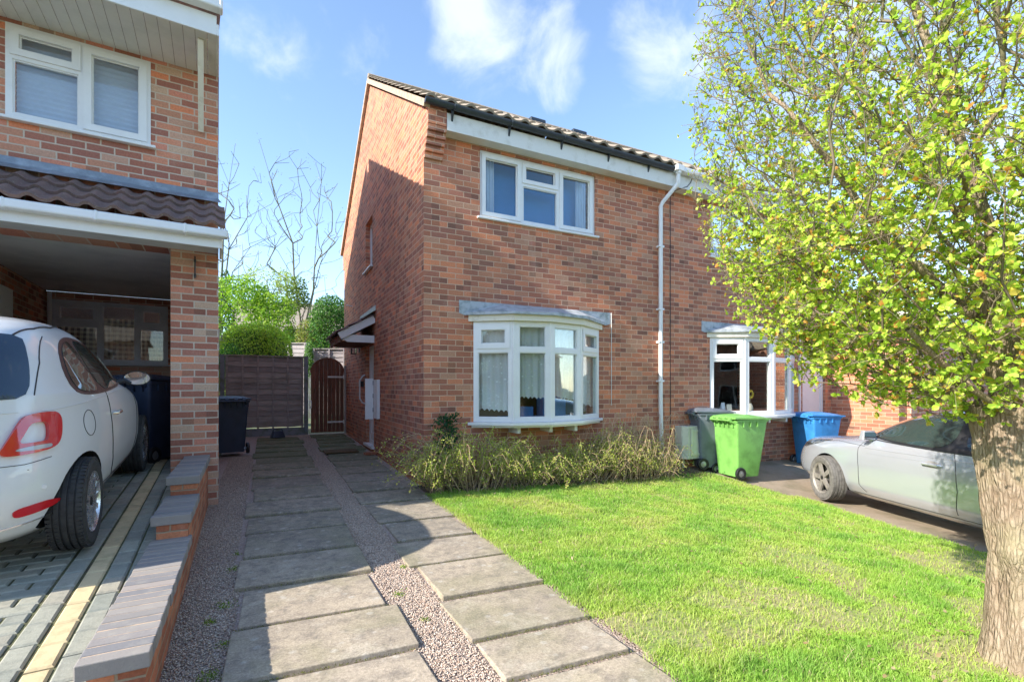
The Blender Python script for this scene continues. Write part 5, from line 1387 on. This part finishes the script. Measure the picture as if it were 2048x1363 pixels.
    young = np.repeat(RNG.uniform(0, 1, k) < .16, per) & (RNG.uniform(0, 1, k*per) < .5); C[young] = np.array([.68,.38,.10])*RNG.uniform(.8, 1.1, (young.sum(), 1)); L[young] *= .7
    print('TREE', len(T), len(N), k)
    leaves(Bp, D, Nn, L, W, C, 'foliage', t)
    # small shoots low on the trunk
    q = []
    for (a, z, s) in ((3.6,.62,.10),(3.9,.50,.14),(3.75,.40,.10),(3.3,1.0,.08)):
        for _ in range(16): q.append((.24*math.cos(a)+RNG.normal(0,s*.35), .24*math.sin(a)+RNG.normal(0,s*.35)-.04, z+RNG.normal(0,s*.35)))
    q = np.array(q); k = len(q); leaves(q, unit(k)+np.array([0,-.3,.4]), unit(k), np.full(k,.035), np.full(k,.022), colmix(k, [(.30,.50,.05),(.42,.56,.08)], [.6,.4]), 'shoots', t)
front_tree()

def shrub():
    t = thing('winter_jasmine_shrub', 'straggling yellow green shrub with arching bare stems below the bow window', 'shrub', (1.6,-.35,-.08))
    o = np.array([1.6,-.35,-.08]); k = 1500; TT = []; PAR = []; A = []
    st = MB(); gs = MB(); LP = []; LD_ = []
    for i in range(950):
        u = RNG.uniform(0, 1); x = -.05+4.0*u; y = RNG.uniform(-.58,-.06); dry = x > 2.7 and RNG.uniform() < .75
        h = (.40+.10*math.sin(x*3)+.13*RNG.normal())*(1.35 if dry else 1)*(1.05 if x < 1 else .95)
        if h < .12: continue
        a = RNG.choice([RNG.uniform(-.5,.3), RNG.uniform(PI*.8, PI*1.6), RNG.uniform(PI*1.4, PI*2.1)]); sp = RNG.uniform(.25,.75)*(1.1 if x < .6 else .9)
        if x < .5: a = RNG.uniform(PI*.8, PI*1.5)
        if dry: sp *= .6; 
        pts = []
        for j in range(6):
            f = j/5; px = x+math.cos(a)*sp*f; py = y+math.sin(a)*sp*f*.8; pz = G(px, py)+h*math.sin(min(PI*.80, f*PI*.75))*1.0+.015*RNG.normal()
            if py > -.03: py = -.03
            pts.append((px-o[0]+.012*RNG.normal(), py-o[1]+.012*RNG.normal(), max(pz, G(px,py)+.01)-o[2]))
        (st if (dry or RNG.uniform() < .55) else gs).tube(pts, [.0042,.0036,.003,.0026,.002,.0012], 4, cap=False)
        nl = 7 if dry else int(RNG.choice([12, 50]))
        for _ in range(nl):
            f = RNG.uniform(.15, 1)*5; j = min(4, int(f)); p = np.array(pts[j])*(1-(f-j))+np.array(pts[j+1])*(f-j)
            LP.append(p+RNG.normal(0, .022, 3)); LD_.append(RNG.normal(0, 1, 3)+[0,0,.5])
    st.build('dry_stem', M['dry_stem'], t); gs.build('green_stem', M['twig'], t)
    P = np.array(LP); D = np.array(LD_); n = len(P); P[:, 1] = np.minimum(P[:, 1], .32)
    C = colmix(n, [(.48,.56,.11),(.38,.48,.08),(.60,.62,.18),(.25,.36,.07),(.55,.42,.18)], [.34,.26,.2,.1,.1])
    leaves(P, D, unit(n), RNG.uniform(.018,.036,n), RNG.uniform(.009,.016,n), C, 'foliage', t)
    # fine arching canes reaching up the wall
    cn = MB()
    for i in range(70):
        x = RNG.uniform(2.6, 4.0); h = RNG.uniform(.45,.95); s = RNG.uniform(-.5,.5); b = RNG.uniform(-.30,-.1)
        cn.tube([(x+s*f-o[0], b-.12*f-o[1], h*math.sin(min(f*PI*.72, PI*.66)*1.15)) for f in np.linspace(0,1,8)], [.0035]*5+[.0025,.002,.001], 4, cap=False)
    cn.build('arching_cane', M['dry_stem'], t)
    # glossy dark evergreen at the house corner
    e = thing('evergreen_shrub', 'small dark glossy evergreen bush against the house corner', 'shrub', (.27,-.14,-.06))
    n = 900; P = np.stack([RNG.normal(0,.075,n), RNG.normal(0,.05,n), RNG.uniform(.15,.93,n)], 1); P[:, 0] *= 1.25-.6*np.abs(P[:, 2]-.5); P[:, 1] = np.minimum(P[:, 1], .12)
    leaves(P, unit(n)+[0,-.4,.3], unit(n)+[0,-1,.6], RNG.uniform(.035,.055,n), RNG.uniform(.02,.03,n), colmix(n, [(.025,.085,.035),(.04,.12,.045),(.07,.17,.06)], [.5,.35,.15]), 'foliage', e)
    s = MB()
    for i in range(7): s.tube([(0,0,0),(RNG.normal(0,.03),RNG.normal(0,.02),.4),(RNG.normal(0,.06),-.02,.8)], [.009,.006,.002], 5)
    s.build('stem', M['twig'], e)
shrub()

def blob_cloud(n, c, rad, power=2.4, shell=.6, noise_s=.8, cut=-.35):
    P = []
    while len(P) < n:
        p = RNG.uniform(-1, 1, (n*2, 3)); r = (np.abs(p)**power).sum(1)**(1/power); p = p[(r < 1) & (r > shell*RNG.uniform(0, 1, n*2))]
        for q in p:
            w = q*np.array(rad)
            if mnoise.noise(Vector(tuple(w*noise_s+np.array(c)*.37))) > cut: P.append(w)
            if len(P) >= n: break
    return np.array(P)

def leafy(name, label, base, c, rad, n, size, cols, w, cat='tree', trunk=.08, group=None, twigs=120, shell=.5, cut=-.2, ns=.9, mat=None):
    t = thing(name, label, cat, base, 0, group); c = np.array(c, float); b = np.array(base)
    P = blob_cloud(n, c, rad, 2.3, shell, ns, cut)+c-b
    s = RNG.uniform(.7, 1.3, n)*size
    leaves(P, unit(n)+[0,0,.3], unit(n)+[-.3,-.2,.8], s, s*.62, colmix(n, cols, w, .25), 'crown', t)
    T = blob_cloud(twigs, c, np.array(rad)*.85, 2.3, 0, ns, cut)+c-b
    N, par = grow(np.array([(0,0,0),(0,0,max(.1,(c[2]-b[2])*.35))]), T, .4, .5, .03); r, ch = radii(par, trunk*.09, 2.2, trunk)
    limbs(N, par, r, 'trunk', M['bark_far'], t, 5)
    return t
GRN = [(.17,.34,.035),(.11,.25,.03),(.26,.42,.05),(.07,.17,.025)]
# clipped hedge behind the fence
def hedge():
    t = thing('clipped_hedge', 'rounded clipped bright green hedge rising behind the dark fence', 'hedge', (-2.08,8.45,.1), R(-28))
    n = 22000; p = RNG.uniform(-1, 1, (n, 3)); r = (np.abs(p)**3.4).sum(1)**(1/3.4); s = p/r[:, None]
    jit = .99+RNG.normal(0, .02, (n, 1)); P = s*jit*np.array([.78,.75,1.28]); P[:, 2] += 1.50+.05*np.sin(P[:, 0]*4)-.12*P[:, 0]
    nn = np.sign(s)*np.abs(s)**2.4; nn /= np.linalg.norm(nn, axis=1, keepdims=True)
    leaves(P, unit(n)+nn*.6, nn+unit(n)*.6, RNG.uniform(.035,.06,n), RNG.uniform(.024,.036,n), colmix(n, [(.44,.62,.08),(.33,.54,.06),(.54,.68,.13),(.20,.38,.05)], [.35,.3,.2,.15], .2), 'foliage', t)
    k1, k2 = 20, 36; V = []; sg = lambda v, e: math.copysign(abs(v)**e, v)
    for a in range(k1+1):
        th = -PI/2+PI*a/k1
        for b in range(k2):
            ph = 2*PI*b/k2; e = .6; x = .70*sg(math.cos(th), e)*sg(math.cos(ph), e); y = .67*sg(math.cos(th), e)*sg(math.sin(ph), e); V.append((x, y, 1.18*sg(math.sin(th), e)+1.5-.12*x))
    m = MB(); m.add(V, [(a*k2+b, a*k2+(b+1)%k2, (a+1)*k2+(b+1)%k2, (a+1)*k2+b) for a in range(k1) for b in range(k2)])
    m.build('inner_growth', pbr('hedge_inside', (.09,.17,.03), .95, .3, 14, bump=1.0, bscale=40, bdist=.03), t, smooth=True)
hedge()
# green growth behind
leafy('shrubby_tree', 'bushy fresh green tree behind the hedge on the left', (-2.9,14.2,.2), (-2.75,14.2,3.55), (1.3,1.2,1.75), 9000, .09, [(.26,.46,.045),(.18,.36,.035),(.36,.52,.07),(.10,.22,.03)], [.4,.3,.2,.1], twigs=90)
leafy('shrubby_tree', 'bushy fresh green tree behind the right end of the hedge', (-1.7,13.6,.2), (-1.65,13.7,3.05), (1.05,1.1,1.65), 7000, .085, [(.27,.45,.05),(.20,.37,.04),(.38,.50,.08),(.11,.22,.03)], [.4,.3,.2,.1], twigs=90)
leafy('feathery_tree', 'feathery pale green young tree with fine upright twigs behind the hedge', (-1.9,15.6,.2), (-1.75,15.6,4.9), (1.15,.9,1.25), 2600, .075, [(.34,.46,.08),(.42,.50,.14),(.26,.38,.06)], [.5,.3,.2], twigs=260, shell=0, cut=-.05, trunk=.06)
leafy('ivy_clad_stump', 'dark ivy covered trunk beside the left house pillar', (-3.45,17.6,.2), (-3.42,17.6,3.6), (.40,.4,2.6), 3200, .09, [(.03,.075,.018),(.05,.11,.025),(.08,.16,.03)], [.4,.4,.2], twigs=30, trunk=.2)
leafy('conifer', 'dark green conifer sprig beside the forked bare tree', (-.85,14.2,.2), (-.80,14.2,3.7), (.50,.5,1.8), 3600, .08, [(.14,.22,.04),(.22,.30,.06),(.07,.13,.03)], [.4,.3,.3], twigs=50)
leafy('ivy_bush', 'dense dark green ivy bush beside the back corner of the house', (.15,10.9,.2), (.05,10.9,3.05), (.72,.7,1.25), 9000, .065, [(.06,.17,.04),(.10,.24,.05),(.16,.32,.07),(.03,.09,.025)], [.35,.3,.2,.15], cat='shrub', twigs=60, cut=-.3)
leafy('tangled_shrub', 'tangled olive shrub leaning over the pale fence above the gate', (-.42,11.3,.2), (-.42,11.3,2.85), (.62,.6,.72), 3000, .055, [(.24,.30,.07),(.32,.36,.10),(.12,.18,.05),(.22,.16,.08)], [.35,.25,.25,.15], cat='shrub', twigs=260, shell=0, cut=-.1, trunk=.05)
leafy('ivy_strand', 'strand of ivy hanging down over the fence post left of the gate', (-.70,9.7,.3), (-.72,9.72,2.1), (.13,.13,.55), 900, .05, [(.12,.28,.06),(.20,.38,.09),(.06,.16,.04)], [.4,.3,.3], cat='ivy', twigs=14, trunk=.02)
leafy('green_shrub', 'low dark leaved shrub in front of the hedge at the fence', (-2.72,7.65,.1), (-2.66,7.62,1.9), (.26,.2,.42), 900, .05, [(.06,.20,.04),(.12,.32,.06)], [.6,.4], cat='shrub', twigs=14, trunk=.02)

def bare_tree(label, base, stems, H, rad, n, seed, cz, budn=0):
    global RNG
    RNG = np.random.default_rng(seed)
    t = thing('bare_tree', label, 'tree', base, 0, 'bare trees behind the gardens')
    # main forked stems given as polylines, crown points above
    pts = []; par = []
    def add(poly, p0):
        prev = p0
        for q in poly: pts.append(q); par.append(prev); prev = len(pts)-1
        return prev
    root = add([(0,0,0),(0,0,H*.2)], -1)
    ends = []
    for s in stems: ends.append(add(s, root))
    N0 = len(pts)
    T = []
    while len(T) < n:
        p = RNG.uniform(-1, 1, 3)
        if (p**2).sum() < 1: T.append(np.array([p[0]*rad, p[1]*rad*.6, cz+p[2]*(H-cz)*.95]))
    T = sorted(T, key=lambda q: q[2]); N = [np.array(p, float) for p in pts]; P = list(par); path = []
    for i, p in enumerate(P): path.append(0 if p < 0 else path[p]+np.linalg.norm(N[i]-N[p]))
    for q in T:
        A = np.array(N); d = np.linalg.norm(A-q, axis=1)+np.where(A[:, 2] > q[2]-.12, 1.2, 0)+.12*np.array(path); j = int(np.argmin(d)); a = N[j]; dist = np.linalg.norm(q-a); m = max(1, int(dist/.45)); prev = j
        for k in range(1, m+1):
            x = a+(q-a)*k/m+(RNG.normal(0, .03, 3) if k < m else 0); x[2] -= .16*np.linalg.norm(q-a)*math.sin(PI*k/m) if k < m else 0
            N.append(x); P.append(prev); path.append(path[prev]+np.linalg.norm(x-N[prev])); prev = len(N)-1
    N = np.array(N); P = np.array(P); r, ch = radii(P, .008, 2.1, .26)
    limbs(N, P, r, 'trunk', M['bark_far'], t, 6)
    if budn:
        e = N[(ch == 0)]; q = np.repeat(e, budn, 0)+RNG.normal(0, .10, (len(e)*budn, 3)); k = len(q)
        if seed != 5: pass
        leaves(q, unit(k), unit(k), np.full(k,.055), np.full(k,.03), colmix(k, [(.40,.36,.17),(.24,.22,.09)], [.6,.4]), 'foliage', t)  # buds at the twig ends, built as small leaf blades
bare_tree('tall forked bare tree in the middle behind the hedge', (-.42,17.6,.1),
    [[(-.05,0,3.9),(-.35,.1,6.2),(-.40,.1,7.6),(-.95,.2,9.2),(-1.35,.2,10.6),(-1.75,.2,12.0)], [(.1,0,3.9),(.45,.0,5.6),(.5,.1,6.6),(.62,.1,8.6),(.8,.1,10.6),(.55,.1,11.4)], [(.2,.1,3.9),(.5,.1,5.7),(.75,.1,6.8),(1.5,.2,8.3),(2.0,.2,9.4)], [(-.1,.0,4.2),(-.35,.1,6.0),(-1.0,.2,7.2),(-1.9,.2,7.9)]], 12.1, 2.0, 210, 5, 8.3, 3)
bare_tree('tall bare budding tree rising beside the left house corner', (-3.75,19.2,.1),
    [[(.0,0,4.2),(.1,.1,6.8),(.15,.1,8.6),(.35,.2,10.4),(.6,.2,12.3)], [(.1,0,4.4),(.5,.1,6.4),(1.2,.1,7.6),(2.3,.2,8.4)], [(.05,0,4.2),(.35,.1,7.4),(1.1,.1,9.0),(2.1,.2,9.8),(2.5,.2,10.8)]], 12.3, 2.4, 260, 8, 8.3, 4)
bare_tree('small bare tree with thin twigs just left of the house wall', (.75,17.0,.1),
    [[(-.05,0,2.2),(-.15,.1,4.2),(-.3,.1,6.1)]], 6.3, .8, 26, 9, 4.3, 0)
RNG = np.random.default_rng(21)
leafy('green_tree', 'leafy green tree beyond the low brick wing on the right', (13.0,7.0,-.3), (13.0,7.0,3.0), (3.0,2.5,2.6), 5000, .16, GRN, [.4,.3,.2,.1], twigs=60, trunk=.2)
leafy('green_tree', 'leafy green tree far right beyond the silver car', (15.5,1.5,-.5), (15.5,1.5,2.4), (2.6,2.6,2.2), 4500, .16, GRN, [.4,.3,.2,.1], twigs=60, trunk=.2)

def far_house():
    t = thing('brick_house', 'distant house with red roof and a white window seen between the trees', 'house', (-2.2,30.9,.2))
    w = MB(); w.box(-1.6,5.5,0,6,0,5.0); w.build('wall', M['brick_left'], t)
    r = MB(); r.prism([(-.35,4.85),(6.35,4.85),(3,7.4)], lambda a, b, d: (d, a, b), -1.8, 5.7); r.build('roof', M['tile'], t)
    window(t, 1.5, 2.7, 3.5, 4.5, [(0,.5,0,1,0),(.5,1,0,1,0)], M['upvc'], Matrix.Translation((0,-.07,0)), fw=.08, sillw=.05)
far_house()

# things across the road, behind the viewer: they fill reflections; an added unseen tree shades the drive
def opposite():
    for i, (x, lab) in enumerate(((-21,'brick house across the road, far to the left'),(-9,'brick house across the road, opposite the carport'),(3.5,'brick house across the road, opposite the bow window'),(16,'brick house across the road, opposite the silver car'),(28,'brick house across the road, far to the right'))):
        t = thing('brick_house', lab, 'house', (x,-23,-.9), PI)
        w = MB(); w.plate(-5,5,0,5,0,.28,[(-3.5,-1.5,3.2,4.3),(1.5,3.5,3.2,4.3),(-3.7,-1.3,.9,2.3),(1.5,3.5,.9,2.3)]); w.box(-4.99,4.99,7,7.3,0,5); w.box(-4.99,-4.75,.281,6.99,0,5); w.box(4.75,4.99,.281,6.99,0,5)
        w.M = None; w.build('wall', M['brick_left'], t)
        for a, b, c, d in ((-3.5,-1.5,3.2,4.3),(1.5,3.5,3.2,4.3),(-3.7,-1.3,.9,2.3),(1.5,3.5,.9,2.3)): window(t, a, b, c, d, [(0,.5,0,1,0),(.5,1,0,1,0)], M['upvc'], depth=.03)
        b = MB(); b.box(-4.5,4.5,1,1.1,.2,4.9); b.build('room', M['room'], t)
        r = MB(); r.prism([(-.4,4.85),(7.6,4.85),(3.6,7.3)], lambda a, b_, d: (d, a, b_), -5.2, 5.2); r.build('roof', M['tile'], t)
opposite()
t = leafy('unseen_shadow_tree', 'added unseen evergreen left of the white car, casting shade on the drive', (-6.9,-1.2,-.1), (-6.9,-1.05,1.75), (.9,1.42,1.95), 14000, .13, [(.05,.13,.03),(.08,.18,.04),(.12,.24,.05)], [.4,.4,.2], twigs=60, shell=.0, cut=-1)  # unseen evergreen, added so that its shadow falls across the drive
m = MB(); m.frustum((-.7,.7,-1.15,1.4),(-.4,.4,-.7,1.0),.1,3.2,.3); m.build('inner_growth', pbr('shadow_tree_inside', (.02,.04,.012), .95, .2, 8), t, smooth=True)

# litter and small weeds at the slab edges
def tufts():
    n = 0; P = []
    spots = [(-2.06,-2.1,.05),(-2.07,-2.75,.07),(-2.03,-3.25,.05),(-2.13,-2.95,.04),(-2.08,-3.55,.08),(-2.16,-3.75,.05),(-1.06,-3.05,.05),(-1.0,-3.45,.03),(-.92,-2.6,.03),(-2.05,-1.75,.03)]
    for x, y, s in spots:
        k = int(160*s/.05); a = RNG.normal(0, s*.4, (k, 2)); P.append(np.stack([x+a[:, 0], y+a[:, 1], Gn(np.full(k, x), y+a[:, 1])-.03+np.abs(RNG.normal(0, .012, k))], 1))
    P = np.concatenate(P); k = len(P)
    o = leaves(P, unit(k)+[0,0,.7], unit(k)+[0,0,.5], RNG.uniform(.006,.016,k), RNG.uniform(.004,.008,k), colmix(k, [(.20,.34,.04),(.30,.42,.06),(.12,.24,.03)], [.4,.4,.2]), 'moss', None)
    tag(o, 'small cushions of moss and weed along the slab edges', 'moss', kind='stuff')
    # moss in the slab joints
    P = []
    for x0, x1, J in ((-2.02,-1.14,J1),(-.87,-.12,J2)):
        for j in J:
            if j > 1.5: continue
            k = 240; x = RNG.uniform(x0, x1, k); P.append(np.stack([x, j+RNG.normal(0, .004, k)+(.03-.05*(x-x0)/(x1-x0)), Gn(x, np.full(k, j))-.008+RNG.uniform(0,.004,k)], 1))
    P = np.concatenate(P); k = len(P)
    o = leaves(P, unit(k)+[0,0,.2], unit(k)+[0,0,1], RNG.uniform(.004,.010,k), RNG.uniform(.003,.007,k), colmix(k, [(.16,.19,.04),(.22,.24,.06),(.12,.11,.05)], [.4,.3,.3]), 'moss', None)
    tag(o, 'thin line of moss growing in the joints between the slabs', 'moss', kind='stuff')
    # dry leaves on the lawn and bed
    k = 420; x = RNG.uniform(.1, 4.6, k); y = np.where(RNG.uniform(0,1,k) < .5, RNG.uniform(-5.5,-.6,k), RNG.uniform(-.7,-.3,k))
    P = np.stack([x, y, Gn(x, y)+.03+RNG.uniform(0,.02,k)], 1)
    o = leaves(P, unit(k)*[1,1,.3], unit(k)*.6+[0,0,1], RNG.uniform(.02,.045,k), RNG.uniform(.012,.025,k), colmix(k, [(.40,.28,.15),(.52,.42,.26),(.28,.18,.10)], [.5,.3,.2]), 'fallen_leaves', None)
    tag(o, 'scattered dry brown leaves on the lawn', 'leaves', kind='stuff')
    # clay sticks on the lawn
tufts()
#%%CAMERA LIGHT
def world_and_light():
    cam = bpy.data.cameras.new('camera'); co = bpy.data.objects.new('camera', cam); COL.objects.link(co)
    cam.sensor_width = 36; cam.lens = 975.45*36/2048; cam.shift_y = (775.1-681.5)/2048
    co.location = (-1.833,-6.243,1.229); co.rotation_euler = (PI/2, 0, -.4647); cam.clip_end = 2000; scn.camera = co
    el, az = R(33), R(177)     # direction TOWARDS the sun, azimuth measured from +X
    sd = Vector((math.cos(el)*math.cos(az), math.cos(el)*math.sin(az)*-1, math.sin(el)))
    su = bpy.data.lights.new('sun', 'SUN'); so = bpy.data.objects.new('sun', su); COL.objects.link(so)
    su.energy = 3.6; su.angle = R(.55); su.color = (1,.93,.82); so.rotation_euler = sd.to_track_quat('Z', 'Y').to_euler(); so.location = (-10,0,8)
    w = bpy.data.worlds.new('World'); scn.world = w; w.use_nodes = True; t = w.node_tree; t.nodes.clear()
    N = lambda ty: t.nodes.new('ShaderNode'+ty)
    out = N('OutputWorld'); bg = N('Background'); sky = N('TexSky'); sky.sky_type = 'NISHITA'; sky.sun_disc = False
    sky.sun_elevation = el; sky.sun_rotation = math.atan2(sd.x, sd.y); sky.air_density = 1.0; sky.dust_density = .3; sky.ozone_density = 2.0; sky.altitude = 50
    geo = N('TexCoord'); L = t.links.new
    def math_(op, a, b=None, cl=False):
        m = N('Math'); m.operation = op; m.use_clamp = cl
        for i, v in enumerate((a, b)):
            if v is None: continue
            if isinstance(v, bpy.types.NodeSocket): L(v, m.inputs[i])
            else: m.inputs[i].default_value = v
        return m.outputs[0]
    def mr(v, a, b, c=0, d=1):
        m = N('MapRange'); m.interpolation_type = 'SMOOTHSTEP'; L(v, m.inputs[0])
        for i, x in enumerate((a, b, c, d)): m.inputs[i+1].default_value = x
        return m.outputs[0]
    dirv = geo.outputs['Generated']
    nz = N('TexNoise'); L(dirv, nz.inputs[0]); nz.inputs['Scale'].default_value = 7.5; nz.inputs['Detail'].default_value = 9; nz.inputs['Roughness'].default_value = .58; nz.inputs['Distortion'].default_value = .35
    tot = None
    for d, r0, wt in CLOUDS:
        v = Vector(d).normalized(); dp = N('VectorMath'); dp.operation = 'DOT_PRODUCT'; L(dirv, dp.inputs[0]); dp.inputs[1].default_value = v
        m = mr(dp.outputs['Value'], math.cos(R(r0)), math.cos(R(r0*.15)), 0, wt); tot = m if tot is None else math_('MAXIMUM', tot, m)
    dens = math_('SUBTRACT', math_('ADD', nz.outputs[0], math_('MULTIPLY', tot, .33)), .60)
    dens = mr(dens, -.03, .36, 0, .74)
    mx = N('Mix'); mx.data_type = 'RGBA'; L(dens, mx.inputs[0]); L(sky.outputs[0], mx.inputs[6]); mx.inputs[7].default_value = CLOUDCOL
    L(mx.outputs[2], bg.inputs[0]); bg.inputs[1].default_value = .15; L(bg.outputs[0], out.inputs[0])
    scn.view_settings.view_transform = 'Standard'; scn.view_settings.look = 'None'; scn.view_settings.gamma = 1; scn.view_settings.use_curve_mapping = False
    scn.view_settings.exposure = EXPO
    scn.cycles.max_bounces = 8; scn.cycles.transparent_max_bounces = 12; scn.cycles.use_denoising = True
EXPO = 1.36
CLOUDCOL = (3.1,3.35,3.7,1)
def vd(x, y):
    f, H, yw = 975.45, 775.1, .4647; c, s = math.cos(yw), math.sin(yw); a = (x-1024)/f
    return (s+c*a, c-s*a, -(y-H)/f)
CLOUDS = [(vd(975,60), 7, .9), (vd(1080,90), 5.5, .85), (vd(1120,170), 3.5, .75), (vd(1350,45), 7, .62), (vd(740,110), 3.5, .30), (vd(540,80), 4, .30), (vd(1800,200), 17, .8), (vd(2000,500), 14, .8)]
world_and_light()
